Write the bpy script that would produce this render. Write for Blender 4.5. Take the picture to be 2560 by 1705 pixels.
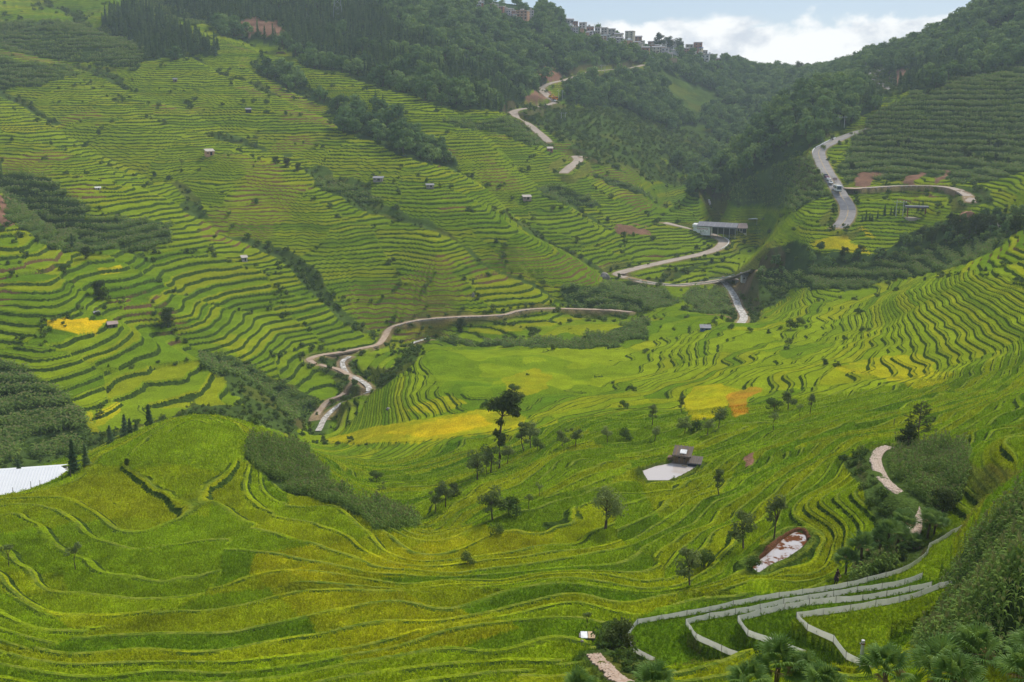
import bpy, bmesh, math, random
import numpy as np
from mathutils import Vector, Matrix

for o in list(bpy.data.objects):
    bpy.data.objects.remove(o, do_unlink=True)
R = math.radians
sc = bpy.context.scene
COL = sc.collection
rng = np.random.default_rng(7)
random.seed(7)

# ------------------------------------------------------------------ camera
PW, PH = 2560.0, 1705.0
LENS, SENSOR = 35.0, 36.0
FPX = LENS / SENSOR * PW
PITCH = math.atan((PH / 2 - 250) / FPX)
cam_d = bpy.data.cameras.new('camera')
cam_d.lens = LENS
cam_d.sensor_width = SENSOR
cam_d.clip_start = 0.5
cam_d.clip_end = 20000
cam = bpy.data.objects.new('camera', cam_d)
COL.objects.link(cam)
cam.location = (0, 0, 0)
cam.rotation_euler = (math.pi / 2 - PITCH, 0, 0)
sc.camera = cam

# ------------------------------------------------------------------ sky and sun
SUN_EL, SUN_AZ = 48.0, 42.0        # azimuth measured from straight ahead (+Y) towards +X
sun_dir = Vector((math.sin(R(SUN_AZ)) * math.cos(R(SUN_EL)), math.cos(R(SUN_AZ)) * math.cos(R(SUN_EL)), math.sin(R(SUN_EL))))
sd = bpy.data.lights.new('sun', 'SUN')
sd.energy = 2.8
sd.angle = R(9)
sd.color = (1.0, 0.94, 0.82)
sun = bpy.data.objects.new('sun', sd)
COL.objects.link(sun)
sun.rotation_euler = sun_dir.to_track_quat('Z', 'Y').to_euler()

world = bpy.data.worlds.new('World')
sc.world = world
world.use_nodes = True


class NT:
    """tiny helper round a node tree"""
    def __init__(self, tree):
        self.t = tree
        self.n = tree.nodes
        self.l = tree.links

    def node(self, kind, **kw):
        nd = self.n.new(kind)
        for k, v in kw.items():
            setattr(nd, k, v)
        return nd

    def put(self, sock, val):
        if isinstance(val, bpy.types.NodeSocket):
            self.l.new(val, sock)
        elif isinstance(val, (tuple, list)) and sock.type == 'RGBA' and len(val) == 3:
            sock.default_value = (*val, 1)
        else:
            sock.default_value = val

    def math(self, op, a, b=0.0, c=0.0, clamp=False):
        m = self.node('ShaderNodeMath', operation=op, use_clamp=clamp)
        for s, v in zip(m.inputs, (a, b, c)):
            self.put(s, v)
        return m.outputs[0]

    def ramp(self, x, lo, hi, a=0.0, b=1.0, smooth=True):
        m = self.node('ShaderNodeMapRange')
        m.interpolation_type = 'SMOOTHSTEP' if smooth else 'LINEAR'
        for s, v in zip(m.inputs[:5], (x, lo, hi, a, b)):
            self.put(s, v)
        return m.outputs[0]

    def mix(self, f, a, b, blend='MIX'):
        m = self.node('ShaderNodeMix', data_type='RGBA', blend_type=blend)
        m.clamp_factor = True
        self.put(m.inputs[0], f)
        self.put(m.inputs[6], a)
        self.put(m.inputs[7], b)
        return m.outputs[2]

    def noise(self, vec, scale, detail=2.0, rough=0.5, dist=0.0):
        m = self.node('ShaderNodeTexNoise')
        if vec is not None:
            self.l.new(vec, m.inputs['Vector'])
        m.inputs['Scale'].default_value = scale
        m.inputs['Detail'].default_value = detail
        m.inputs['Roughness'].default_value = rough
        m.inputs['Distortion'].default_value = dist
        return m.outputs[0]

    def mapping(self, vec, scale=(1, 1, 1), loc=(0, 0, 0)):
        m = self.node('ShaderNodeMapping')
        self.l.new(vec, m.inputs[0])
        m.inputs['Scale'].default_value = scale
        m.inputs['Location'].default_value = loc
        return m.outputs[0]

    def attr(self, name, kind='GEOMETRY'):
        a = self.node('ShaderNodeAttribute', attribute_name=name, attribute_type=kind)
        return a

    def bump(self, h, strength=0.3, dist=0.1):
        b = self.node('ShaderNodeBump')
        b.inputs['Strength'].default_value = strength
        b.inputs['Distance'].default_value = dist
        self.l.new(h, b.inputs['Height'])
        return b.outputs[0]


w = NT(world.node_tree)
w.n.clear()
sky = w.node('ShaderNodeTexSky', sky_type='NISHITA')
sky.sun_disc = False
sky.sun_elevation = R(SUN_EL)
sky.sun_rotation = R(SUN_AZ)
sky.altitude = 1500
sky.air_density = 1.0
sky.dust_density = 2.0
tc = w.node('ShaderNodeTexCoord')
gen = tc.outputs['Generated']
sep = w.node('ShaderNodeSeparateXYZ')
w.l.new(gen, sep.inputs[0])
zz = sep.outputs[2]
stretch = w.mapping(gen, (1.0, 1.0, 1.6), (0.37, 0.1, 0.05))
n1 = w.noise(stretch, 9.0, 7.0, 0.55, 0.2)
n2 = w.noise(w.mapping(gen, (1.0, 1.0, 2.2), (3.1, 1.7, 0.0)), 2.1, 5.0, 0.55, 0.0)
bank = w.ramp(zz, 0.035, 0.10, 0.30, 0.0)               # a bank of cumulus sits low all round the horizon
dens = w.math('ADD', n1, bank)
cover = w.ramp(dens, 0.575, 0.66)
veil = w.ramp(n2, 0.38, 0.72, 0.45, 0.85)                  # thin high overcast over the blue
shade = w.noise(w.mapping(gen, (1.0, 1.0, 1.8), (1.3, 0.4, 0.2)), 16.0, 6.0, 0.6)
cloud_col = w.mix(w.ramp(shade, 0.34, 0.56), (0.52, 0.56, 0.62), (0.84, 0.84, 0.83))
bg_sky = w.mix(veil, sky.outputs[0], (4.5, 5.3, 6.8))
bg = w.node('ShaderNodeBackground')
bg.inputs['Strength'].default_value = 0.085
w.l.new(bg_sky, bg.inputs['Color'])
bg2 = w.node('ShaderNodeBackground')
bg2.inputs['Strength'].default_value = 1.0
w.l.new(cloud_col, bg2.inputs['Color'])
mixw = w.node('ShaderNodeMixShader')
w.l.new(cover, mixw.inputs[0])
w.l.new(bg.outputs[0], mixw.inputs[1])
w.l.new(bg2.outputs[0], mixw.inputs[2])
outw = w.node('ShaderNodeOutputWorld')
w.l.new(mixw.outputs[0], outw.inputs[0])

sc.view_settings.view_transform = 'Standard'
sc.view_settings.look = 'None'
sc.view_settings.exposure = 0.5
sc.view_settings.gamma = 1.0
sc.view_settings.use_curve_mapping = False
sc.cycles.use_denoising = True
sc.cycles.max_bounces = 6
sc.cycles.diffuse_bounces = 2
sc.cycles.glossy_bounces = 2
sc.cycles.transmission_bounces = 2
sc.cycles.transparent_max_bounces = 6
sc.cycles.volume_bounces = 1

# ------------------------------------------------------------------ surveying: a sighting (bearing, dip, range) to a point on the land
CP, SP = math.cos(PITCH), math.sin(PITCH)


def sight(px, py):
    """bearing tangent u = x/y and dip tangent r = z/y of a line of sight"""
    u0 = (px - PW / 2) / FPX
    v0 = (PH / 2 - py) / FPX
    yy = CP + v0 * SP
    return u0 / yy, (-SP + v0 * CP) / yy


def project(x, y, z):
    """inverse of sight, for arrays"""
    dep = y * CP - z * SP
    up = y * SP + z * CP
    return PW / 2 + FPX * x / dep, PH / 2 - FPX * up / dep


# ------------------------------------------------------------------ noise (numpy)
_TAB = np.random.default_rng(99).random((64, 256, 256)).astype(np.float32)


def _hash(ix, iy, seed):
    ix = np.asarray(ix).astype(np.int32); iy = np.asarray(iy).astype(np.int32)
    t = _TAB[seed % 64]
    return t[(ix + seed * 37) & 255, (iy + seed * 91 + (ix >> 8) * 17) & 255].astype(np.float64)


def vnoise(x, y, seed=0):
    x = np.asarray(x, np.float32); y = np.asarray(y, np.float32)
    ix = np.floor(x); iy = np.floor(y)
    fx = x - ix; fy = y - iy
    fx *= fx * (3 - 2 * fx); fy *= fy * (3 - 2 * fy)
    t = _TAB[seed % 64].ravel()
    a0 = (ix.astype(np.int32) + seed * 37) & 255; a1 = ((a0 + 1) & 255) << 8; a0 <<= 8
    b0 = (iy.astype(np.int32) + seed * 91) & 255; b1 = (b0 + 1) & 255
    p = t[a0 + b0]; p += (t[a1 + b0] - p) * fx
    q = t[a0 + b1]; q += (t[a1 + b1] - q) * fx
    p += (q - p) * fy
    return p


def fbm(x, y, seed=0, octv=4):
    x = np.asarray(x, np.float32); y = np.asarray(y, np.float32)
    s = np.zeros_like(x); a = 0.5; t = 0
    for k in range(octv):
        s += a * (vnoise(x, y, seed + k * 17) * 2 - 1)
        x = x * 2.03 + 11.3; y = y * 2.03 - 7.1
        t += a; a *= 0.5
    return s / t


def cells(x, y, size, seed=0, jit=0.9):
    """nearest-cell id (0..1 random) and distance to the border between the two nearest cells"""
    x = x / size; y = y / size
    ix, iy = np.floor(x), np.floor(y)
    d1 = np.full_like(x, 9e9); d2 = np.full_like(x, 9e9); cid = np.zeros_like(x); ctx = np.zeros_like(x); cty = np.zeros_like(x)
    for dx in (-1, 0, 1):
        for dy in (-1, 0, 1):
            cx, cy = ix + dx, iy + dy
            qx = cx + 0.5 + jit * (_hash(cx, cy, seed) - 0.5)
            qy = cy + 0.5 + jit * (_hash(cx, cy, seed + 5) - 0.5)
            d = np.hypot(x - qx, y - qy)
            near = d < d1
            d2 = np.where(near, d1, np.minimum(d2, d))
            cid = np.where(near, _hash(cx, cy, seed + 9), cid)
            ctx = np.where(near, qx, ctx); cty = np.where(near, qy, cty)
            d1 = np.where(near, d, d1)
    return cid, (d2 - d1) * size * 0.5, ctx * size, cty * size


def sstep(a, b, x):
    t = np.clip((x - a) / (b - a), 0, 1)
    return t * t * (3 - 2 * t)


# ------------------------------------------------------------------ the lie of the land: surveyed spot heights
SPOTS = [  # sighting x, sighting y, range
    # foot of the camera slope and near paddies
    (-500, 1705, 66), (0, 1705, 66), (400, 1705, 67), (800, 1700, 66), (1150, 1700, 62), (1400, 1700, 60), (1560, 1690, 60),
    (100, 1570, 85), (600, 1570, 84), (1000, 1500, 90), (1300, 1550, 80), (1450, 1500, 86),
    (1570, 1600, 74), (1680, 1640, 68), (1720, 1570, 74.6), (1840, 1570, 72.5), (1985, 1550, 71.4), (2152, 1670, 62),
    (2000, 1480, 82.7), (2200, 1425, 88), (2320, 1355, 95), (2450, 1315, 97), (2300, 1440, 83.9), (2390, 1450, 78),
    (2400, 1550, 61), (2550, 1500, 54), (2550, 1400, 62), (2550, 1250, 74), (2400, 1400, 78), (2550, 1180, 84),
    (2500, 1120, 108), (2450, 1250, 92), (2700, 1300, 60), (2700, 1100, 90),
    (100, 1450, 99), (700, 1450, 98), (300, 1250, 128), (500, 1180, 136), (480, 1066, 153), (650, 1085, 161), (250, 1135, 146), (0, 1238, 130), (0, 1268, 152), (100, 1212, 137), (100, 1232, 160), (-300, 1290, 120),
    (880, 1250, 134), (700, 1180, 146), (1080, 1290, 140), (1150, 1350, 119), (1280, 1380, 111), (1500, 1400, 105), (1700, 1440, 95), (1000, 1400, 107),
    (1500, 1280, 126), (1400, 1180, 152), (1400, 1110, 178), (1200, 1200, 162), (1150, 1130, 200), (950, 1150, 216),
    (1260, 1165, 178), (1670, 1170, 150), (1650, 1080, 181), (1800, 1300, 113), (1985, 1370, 98), (1985, 1325, 103.3), (1890, 1420, 92.6), (1900, 1150, 143), (2000, 1050, 180),
    (2200, 1125, 130), (2290, 1310, 98), (2180, 1230, 110), (2350, 1200, 112), (2280, 1105, 136), (2300, 1030, 165), (2560, 1000, 152), (2560, 1080, 124), (2800, 1000, 130),
    # behind the near knoll, the side valley and the stream
    (90, 1195, 192), (200, 1150, 205), (-200, 1160, 190), (270, 1060, 236), (100, 1000, 247), (600, 1040, 255), (800, 1062, 287), (820, 1085, 275), (850, 1000, 308), (890, 950, 327), (855, 900, 351), (1050, 850, 377),
    (700, 980, 300), (720, 870, 348),
    # the shelf of ripe fields
    (1100, 1060, 240), (1000, 1000, 268), (950, 920, 320), (1080, 865, 330), (1300, 900, 302), (1300, 980, 262), (1500, 940, 282), (1700, 1000, 236), (1500, 1040, 222), (1400, 830, 352),
    (1900, 900, 272), (2100, 1000, 205), (2100, 900, 252), (2300, 930, 222), (2200, 800, 300), (1800, 800, 352), (2000, 760, 372), (1650, 840, 338), (1600, 790, 385),
    (2420, 682, 302), (2560, 655, 284), (2250, 745, 312), (2400, 800, 262), (2550, 900, 205), (2560, 760, 250), (2750, 800, 210), (2080, 790, 335),
    # valley floor, road, bridge
    (1400, 800, 392), (1200, 785, 396), (1500, 770, 410), (1845, 755, 431), (1700, 740, 428), (1815, 715, 470), (1560, 690, 475), (1700, 690, 480), (1800, 625, 530), (1790, 585, 570), (1900, 570, 580), (1650, 560, 575), (1775, 510, 664),
    (870, 800, 384), (960, 815, 388), (1100, 800, 393), (1300, 775, 400), (1800, 545, 625), (1650, 520, 660), (1900, 620, 530),
    # bank and corn slopes on the far side
    (1950, 712, 425), (2200, 690, 402), (1900, 660, 440), (2000, 590, 440), (2200, 620, 424), (2150, 600, 436), (2400, 640, 388), (2500, 560, 400), (2400, 525, 436), (2300, 545, 452), (2200, 490, 486), (2330, 490, 468),
    (2110, 470, 492), (2250, 465, 502), (2400, 470, 478), (2430, 505, 440), (2110, 550, 455), (2560, 480, 410),
    (2050, 380, 556), (2120, 335, 604), (1980, 480, 540), (1880, 510, 590),
    (2300, 300, 600), (2560, 300, 565), (2560, 185, 640), (2300, 225, 655), (2300, 400, 545), (2560, 400, 500), (2150, 290, 628), (2750, 250, 600),
    # right-hand mountain
    (2500, 100, 775), (2350, 130, 810), (2560, -25, 830), (2440, 30, 880), (2250, 128, 945), (2150, 160, 1010), (2180, 190, 850), (2230, 222, 780), (2060, 190, 1100), (2000, 255, 770), (1900, 335, 685), (1800, 410, 640), (1750, 450, 632), (1850, 430, 605), (1900, 372, 800), (1990, 300, 900), (1820, 440, 740), (1720, 485, 640), (1950, 400, 600), (2700, 0, 800), (2700, -150, 950),
    # far saddle and the village ridge
    (2000, 192, 1230), (1900, 176, 1260), (1740, 138, 1250), (1600, 110, 1230), (1480, 82, 1170), (1400, 50, 1140), (1340, 20, 1100), (1300, 40, 1010), (1850, 220, 1130), (1780, 330, 930), (1690, 415, 770), (1650, 280, 930), (1700, 200, 1080), (1870, 255, 1060), (1930, 215, 1150),
    (1600, 165, 1010), (1500, 195, 930), (1500, 300, 790), (1600, 380, 730), (1400, 250, 810), (1300, 270, 735), (1350, 340, 682), (1440, 395, 646), (1500, 450, 625), (1620, 470, 660),
    # the great terraced slope
    (1100, 650, 421), (1300, 650, 436), (1450, 640, 470), (1100, 500, 486), (1300, 500, 540), (1100, 350, 568), (1250, 330, 620), (1100, 200, 690), (1000, 100, 790), (1200, 120, 860), (800, 0, 930), (1100, 0, 960),
    (870, 700, 414), (700, 780, 376), (600, 700, 394), (600, 560, 445), (780, 930, 337), (800, 560, 446), (400, 560, 428), (600, 330, 560), (800, 330, 572), (400, 330, 548), (300, 150, 690), (600, 150, 712), (800, 180, 700), (0, 0, 850), (400, 0, 880), (500, 60, 800), (0, 250, 580), (200, 400, 490), (0, 420, 455), (0, 130, 690), (180, 250, 600),
    # near-left spur
    (0, 580, 365), (150, 650, 337), (0, 700, 316), (200, 780, 300), (450, 850, 306), (600, 920, 302), (300, 900, 279), (500, 980, 268), (0, 850, 279), (100, 920, 262), (-250, 700, 305), (-250, 400, 430), (-250, 1000, 230), (-250, 0, 820), (400, 1010, 255),
]
FREE = [  # x, y, z : spots out of sight (slope under the camera, far sides of the ridges, wings)
    (0, 3, -2), (-6, 8, -7), (8, 8, -6), (0, 14, -13), (-14, 20, -19), (14, 20, -19), (0, 24, -21.5), (-25, 36, -28), (25, 36, -28.5), (0, 40, -29),
    (20, 15, -12), (30, 30, -20), (48, 44, -27), (60, 48, -22), (-50, 45, -31), (-80, 70, -42), (-60, 25, -20), (60, 20, -10), (12, 48, -33), (30, 52, -35.5),
    (0, 1500, 20), (-300, 1500, 90), (300, 1500, 10), (500, 1500, 20), (200, 1500, 0), (700, 1400, 60), (-900, 1400, 180), (800, 1000, 160), (700, 700, 80), (-900, 900, 130),
    (400, 1900, -40), (0, 1900, -40), (800, 1900, 0), (-900, 1900, 50), (480, 1100, 46), (-300, 1250, 170), (-600, 1200, 170),
    (430, 950, 78), (520, 1000, 108),
]


class Land:
    KW = 0.36
    def __init__(self):
        P, V = [], []
        for px, py, d in SPOTS:
            u, r = sight(px, py)
            P.append((u, math.log(d) * self.KW)); V.append(r)
        for x, y, z in FREE:
            P.append((x / y, math.log(y) * self.KW)); V.append(z / y)
        self.P = np.array(P); V = np.array(V)
        n = len(P)
        D = np.hypot(self.P[:, None, 0] - self.P[None, :, 0], self.P[:, None, 1] - self.P[None, :, 1])
        K = self.kern(D) + np.eye(n) * 2e-5
        A = np.zeros((n + 3, n + 3))
        A[:n, :n] = K
        A[:n, n] = 1; A[:n, n + 1:] = self.P
        A[n, :n] = 1; A[n + 1:, :n] = self.P.T
        b = np.zeros(n + 3); b[:n] = V
        self.c = np.linalg.solve(A, b)

    @staticmethod
    def kern(d):
        return d * d * np.log(d + 1e-9)

    def slope(self, u, wv):
        n = len(self.P)
        out = np.empty(u.size)
        u = u.ravel(); wv = wv.ravel()
        for s in range(0, u.size, 20000):
            a = u[s:s + 20000]; b = wv[s:s + 20000]
            d = np.hypot(a[:, None] - self.P[None, :, 0], b[:, None] - self.P[None, :, 1])
            out[s:s + 20000] = self.kern(d) @ self.c[:n] + self.c[n] + a * self.c[n + 1] + b * self.c[n + 2]
        return out


land = Land()
# coarse evaluation, then the fine grid is interpolated from it
cu = np.linspace(-1.15, 1.15, 421)
cy = np.exp(np.linspace(math.log(3.0), math.log(2000.0), 560))
CU, CY = np.meshgrid(cu, cy)
coarse = land.slope(CU, np.log(CY) * Land.KW).reshape(CU.shape)


def bilin(grid, gu, gw, u, wv):
    iu = np.clip(np.searchsorted(gu, u) - 1, 0, len(gu) - 2)
    iw = np.clip(np.searchsorted(gw, wv) - 1, 0, len(gw) - 2)
    fu = np.clip((u - gu[iu]) / (gu[iu + 1] - gu[iu]), 0, 1)
    fw = np.clip((wv - gw[iw]) / (gw[iw + 1] - gw[iw]), 0, 1)
    return (grid[iw, iu] * (1 - fu) + grid[iw, iu + 1] * fu) * (1 - fw) + (grid[iw + 1, iu] * (1 - fu) + grid[iw + 1, iu + 1] * fu) * fw


def smooth_z(x, y):
    return y * bilin(coarse, cu, np.log(cy), x / y, np.log(y))


def seg(a, b, n):
    return list(np.linspace(a, b, n, endpoint=False))
gU = np.array(seg(-1.1, -0.62, 36) + seg(-0.62, 0.62, 960) + list(np.linspace(0.62, 1.1, 37)))
gY = np.array(seg(3, 48, 60) + seg(48, 130, 230) + seg(130, 330, 215) + seg(330, 750, 400) + seg(750, 1300, 110) + list(np.linspace(1300, 1950, 25)))
GU, GY = np.meshgrid(gU, gY)
GX = GU * GY
Z0 = smooth_z(GX.ravel(), GY.ravel()).reshape(GX.shape)


# ------------------------------------------------------------------ knolls, gullies and roughness laid over the spot heights
def poly_dist(X, Y, pts):
    """distance to a polyline and the height along it (pts: n x 3)"""
    best = np.full(X.shape, 1e9); hz = np.zeros(X.shape); side = np.zeros(X.shape)
    near_ = np.zeros(X.shape, bool)
    for i in range(0, len(pts), 5):
        q = pts[i:i + 6]
        near_ |= (X > q[:, 0].min() - 26) & (X < q[:, 0].max() + 26) & (Y > q[:, 1].min() - 26) & (Y < q[:, 1].max() + 26)
    sel = np.nonzero(near_)
    if len(sel[0]) == 0:
        return best, hz, side
    xs, ys = X[sel], Y[sel]
    b = np.full(xs.shape, 1e9); h = np.zeros(xs.shape); sdv = np.zeros(xs.shape)
    for i in range(len(pts) - 1):
        ax, ay, az = pts[i]; bx, by, bz = pts[i + 1]
        dx, dy = bx - ax, by - ay
        t = np.clip(((xs - ax) * dx + (ys - ay) * dy) / (dx * dx + dy * dy + 1e-9), 0, 1)
        d = np.hypot(xs - ax - t * dx, ys - ay - t * dy)
        m = d < b
        b = np.where(m, d, b); h = np.where(m, az + t * (bz - az), h)
        sdv = np.where(m, np.sign((xs - ax) * dy - (ys - ay) * dx), sdv)
    best[sel] = b; hz[sel] = h; side[sel] = sdv
    return best, hz, side


LOGY = np.log(gY)


def ground(x, y, grid):
    x = np.atleast_1d(np.asarray(x, float)); y = np.atleast_1d(np.asarray(y, float))
    return bilin(grid, gU, LOGY, x / y, np.log(y))


_marchY = np.exp(np.linspace(math.log(12.0), math.log(1900.0), 2600))


def pick(px, py, grid, ymin=12.0, ymax=1900.0):
    """where a line of sight first meets the land"""
    u, r = sight(px, py)
    yy = _marchY[(_marchY >= ymin) & (_marchY <= ymax)]
    g = ground(u * yy, yy, grid) - r * yy
    k = np.nonzero(g >= 0)[0]
    if len(k) == 0:
        y = yy[np.argmax(g / yy)]
    elif k[0] == 0:
        y = yy[0]
    else:
        i = k[0]
        y = yy[i - 1] + (yy[i] - yy[i - 1]) * (-g[i - 1]) / (g[i] - g[i - 1] + 1e-12)
    return np.array([u * y, y, ground(u * y, y, grid)[0]])


def catmull(pts, n=6):
    pts = np.asarray(pts, float)
    P = np.vstack([2 * pts[0] - pts[1], pts, 2 * pts[-1] - pts[-2]])
    out = []
    for i in range(1, len(P) - 2):
        for t in np.linspace(0, 1, n, endpoint=False):
            a, b, c, d = P[i - 1:i + 3]
            out.append(0.5 * ((2 * b) + (c - a) * t + (2 * a - 5 * b + 4 * c - d) * t * t + (3 * b - a - 3 * c + d) * t ** 3))
    out.append(P[-2])
    return np.array(out)


far = sstep(250, 420, GY)
Z1 = Z0 + far * (3.2 * fbm(GX / 70, GY / 70, 3, 4)) + (1 - far) * sstep(35, 80, GY) * ((0.55 + 1.35 * sstep(-40, 0, GX)) * fbm(GX / 22, GY / 22, 8, 3))
# long ribs and gullies run down the great slope from upper left to lower right
ribq = (GX * 0.66 + GY * 0.751 + 20 * fbm(GX / 60, GY / 60, 5, 3)) / 64.0
ribs = np.abs(np.sin(math.pi * ribq))
rib_on = sstep(345, 420, GY) * (1 - sstep(20, 90, GX)) * (1 - sstep(820, 950, GY))
Z1 = Z1 + rib_on * (6.5 * ribs - 4.0)
GULLIES = [  # sighted course, depth, half width
    ([(0, 440), (110, 520), (190, 610), (250, 730), (330, 770), (430, 820), (560, 880), (660, 930), (760, 1010)], 5.0, 11),
    ([(430, 350), (520, 420), (640, 470), (760, 560), (880, 690), (905, 790)], 2.6, 9),
    ([(650, 150), (760, 210), (900, 300), (1010, 350), (1130, 415)], 4.0, 12),
    ([(560, 130), (700, 190), (830, 250), (960, 290), (1120, 330)], 3.0, 10),
    ([(1180, 420), (1280, 520), (1400, 600), (1500, 640)], 2.0, 8),
    ([(200, 180), (420, 300), (640, 380), (860, 450)], 2.2, 9),
    ([(880, 1170), (940, 1215), (1010, 1262), (1080, 1300)], 1.8, 5),
    ([(2040, 1300), (2060, 1390), (2010, 1450), (1900, 1480)], 1.0, 4),
]
for crs, dep, hw in GULLIES:
    pts = catmull([pick(px, py, Z1) for px, py in crs], 5)
    d, _, _ = poly_dist(GX, GY, pts)
    Z1 = Z1 - dep * np.exp(-(d / hw) ** 2)

# ------------------------------------------------------------------ roads, paths, water: graded into the land
ROADS = {
    'main_road': (7.0, [(2165, 322), (2142, 329), (2102, 347), (2072, 360), (2050, 374), (2047, 387), (2054, 405), (2069, 434), (2087, 460), (2102, 489), (2116, 511), (2120, 529), (2113, 551), (2096, 570)]),
    'side_road': (4.2, [(2104, 470), (2131, 471), (2175, 469), (2248, 465), (2321, 464), (2375, 469), (2405, 480), (2421, 491), (2427, 506)]),
    'valley_road': (6.0, [(1893, 674), (1850, 690), (1800, 703), (1740, 710), (1690, 712), (1640, 709), (1595, 702), (1560, 693)]),
    'bend_road': (6.0, [(1560, 693), (1548, 683), (1600, 669), (1680, 651), (1750, 636), (1795, 621), (1810, 606), (1800, 596), (1770, 584), (1730, 573), (1690, 563), (1662, 557)]),
    'hill_road': (6.0, [(1372, 356), (1361, 345), (1339, 325), (1317, 307), (1292, 292), (1284, 279), (1306, 272), (1339, 268), (1370, 262), (1388, 255), (1372, 243), (1355, 223), (1368, 211), (1386, 206), (1419, 199), (1452, 186), (1478, 179), (1536, 173), (1580, 170), (1609, 162)]),
    'slope_road': (6.0, [(1463, 394), (1440, 389), (1446, 401), (1427, 416), (1408, 433)]),
    'forest_road': (7.0, [(2206, 172), (2182, 184), (2187, 197), (2211, 212), (2233, 225)]),
    'valley_path': (2.4, [(785, 910), (774, 897), (803, 888), (850, 881), (905, 870), (945, 861), (963, 841), (972, 823), (996, 812), (1054, 799), (1142, 792), (1251, 788), (1288, 779), (1324, 772), (1397, 771), (1525, 777), (1580, 780)]),
    'stream_path': (2.0, [(800, 912), (850, 926), (884, 948), (886, 962), (858, 985), (821, 1002), (799, 1027), (781, 1058)]),
    'stone_path': (1.25, [(2225, 1119), (2200, 1130), (2191, 1159), (2213, 1200), (2243, 1229), (2272, 1251), (2287, 1277), (2290, 1313), (2283, 1337)]),
    'cobbled_path': (0.95, [(1488, 1640), (1497, 1652), (1510, 1669), (1547, 1695), (1575, 1715)]),
}
STREAMS = {
    'river': (4.2, [(1806, 692), (1822, 712), (1838, 733), (1845, 755), (1860, 785), (1850, 800)]),
    'stream': (3.0, [(1075, 842), (1049, 850), (1030, 856)]),
    'brook': (3.2, [(874, 889), (856, 903), (865, 929), (886, 943), (914, 956), (921, 972), (886, 991), (850, 1007), (815, 1045), (795, 1075)]),
    'torrent': (2.6, [(1772, 497), (1778, 515), (1792, 531)]),
}
LINES = {}
cut = np.full(GX.shape, 1e9)          # distance to the nearest graded edge
Zg = Z1.copy()
for name, (wid, crs) in list(ROADS.items()) + list(STREAMS.items()):
    raw = [pick(px, py, Z1) for px, py in crs]
    pts = catmull(raw, 6)
    z = pts[:, 2].copy()
    for _ in range(12):
        z[1:-1] = 0.25 * z[:-2] + 0.5 * z[1:-1] + 0.25 * z[2:]
    pts[:, 2] = z
    LINES[name] = (wid, pts)
    d, hz, _ = poly_dist(GX, GY, pts)
    if name in STREAMS:
        hz = hz - (1.8 if name == 'river' else 0.5)
    shoulder = 1.0 if wid > 2.5 else 0.45
    reach = 5.0 if wid > 2.5 else 1.6
    k = 1 - sstep(wid / 2 + shoulder, wid / 2 + shoulder + reach, d)
    Zg = Zg * (1 - k) + hz * k
    cut = np.minimum(cut, d - wid / 2)
def inside(X, Y, poly):
    poly = np.asarray(poly, float)[:, :2]
    out = np.zeros(X.shape, bool)
    sel = (X >= poly[:, 0].min()) & (X <= poly[:, 0].max()) & (Y >= poly[:, 1].min()) & (Y <= poly[:, 1].max())
    xs, ys = X[sel], Y[sel]
    c = np.zeros(xs.shape, bool)
    j = len(poly) - 1
    for i in range(len(poly)):
        xi, yi = poly[i]; xj, yj = poly[j]
        hit = ((yi > ys) != (yj > ys)) & (xs < (xj - xi) * (ys - yi) / (yj - yi + 1e-12) + xi)
        c ^= hit
        j = i
    out[sel] = c
    return out


wid, pts = LINES['valley_path']
d, hz, side = poly_dist(GX, GY, pts[30:])
k = sstep(wid / 2 + 0.3, wid / 2 + 0.7, d) * (1 - sstep(wid / 2 + 5, wid / 2 + 14, d)) * (side > 0)
Zg = Zg - 1.0 * k
wid, pts = LINES['side_road']
d, hz, side = poly_dist(GX, GY, pts[8:36])
k = sstep(wid / 2 + 0.3, wid / 2 + 0.8, d) * (1 - sstep(wid / 2 + 5, wid / 2 + 14, d)) * (side > 0)
Zg = Zg - 2.4 * k

# fenced terraces: four level fields stepping up to the right, each edged by a fence of white sheeting
FENCES = [
    (-43.5, [(1638, 1658), (1602, 1641), (1577, 1624), (1566, 1603), (1571, 1586), (1583, 1565), (1624, 1554), (1687, 1544), (1772, 1529), (1857, 1510), (1929, 1497), (2048, 1480), (2127, 1466), (2210, 1444), (2265, 1427), (2303, 1401), (2320, 1386), (2326, 1364), (2370, 1346), (2381, 1331), (2404, 1323), (2450, 1314)]),
    (-42.5, [(1874, 1656), (1815, 1633), (1772, 1612), (1738, 1597), (1717, 1580), (1713, 1563), (1730, 1552), (1789, 1544), (1891, 1525), (1942, 1512), (2023, 1499), (2091, 1489), (2127, 1481), (2220, 1470), (2268, 1459), (2306, 1445)]),
    (-41.4, [(2014, 1641), (1921, 1607), (1874, 1590), (1849, 1578), (1838, 1561), (1853, 1550), (1921, 1533), (1985, 1518), (2057, 1508), (2137, 1503), (2197, 1493), (2248, 1484), (2329, 1467)]),
    (-40.3, [(2190, 1680), (2146, 1660), (2116, 1648), (2103, 1624), (2065, 1590), (2014, 1573), (1980, 1556), (1985, 1546), (2031, 1539), (2112, 1529), (2176, 1518), (2239, 1507), (2282, 1495), (2338, 1477), (2358, 1461), (2375, 1457), (2396, 1460)]),
]
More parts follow.
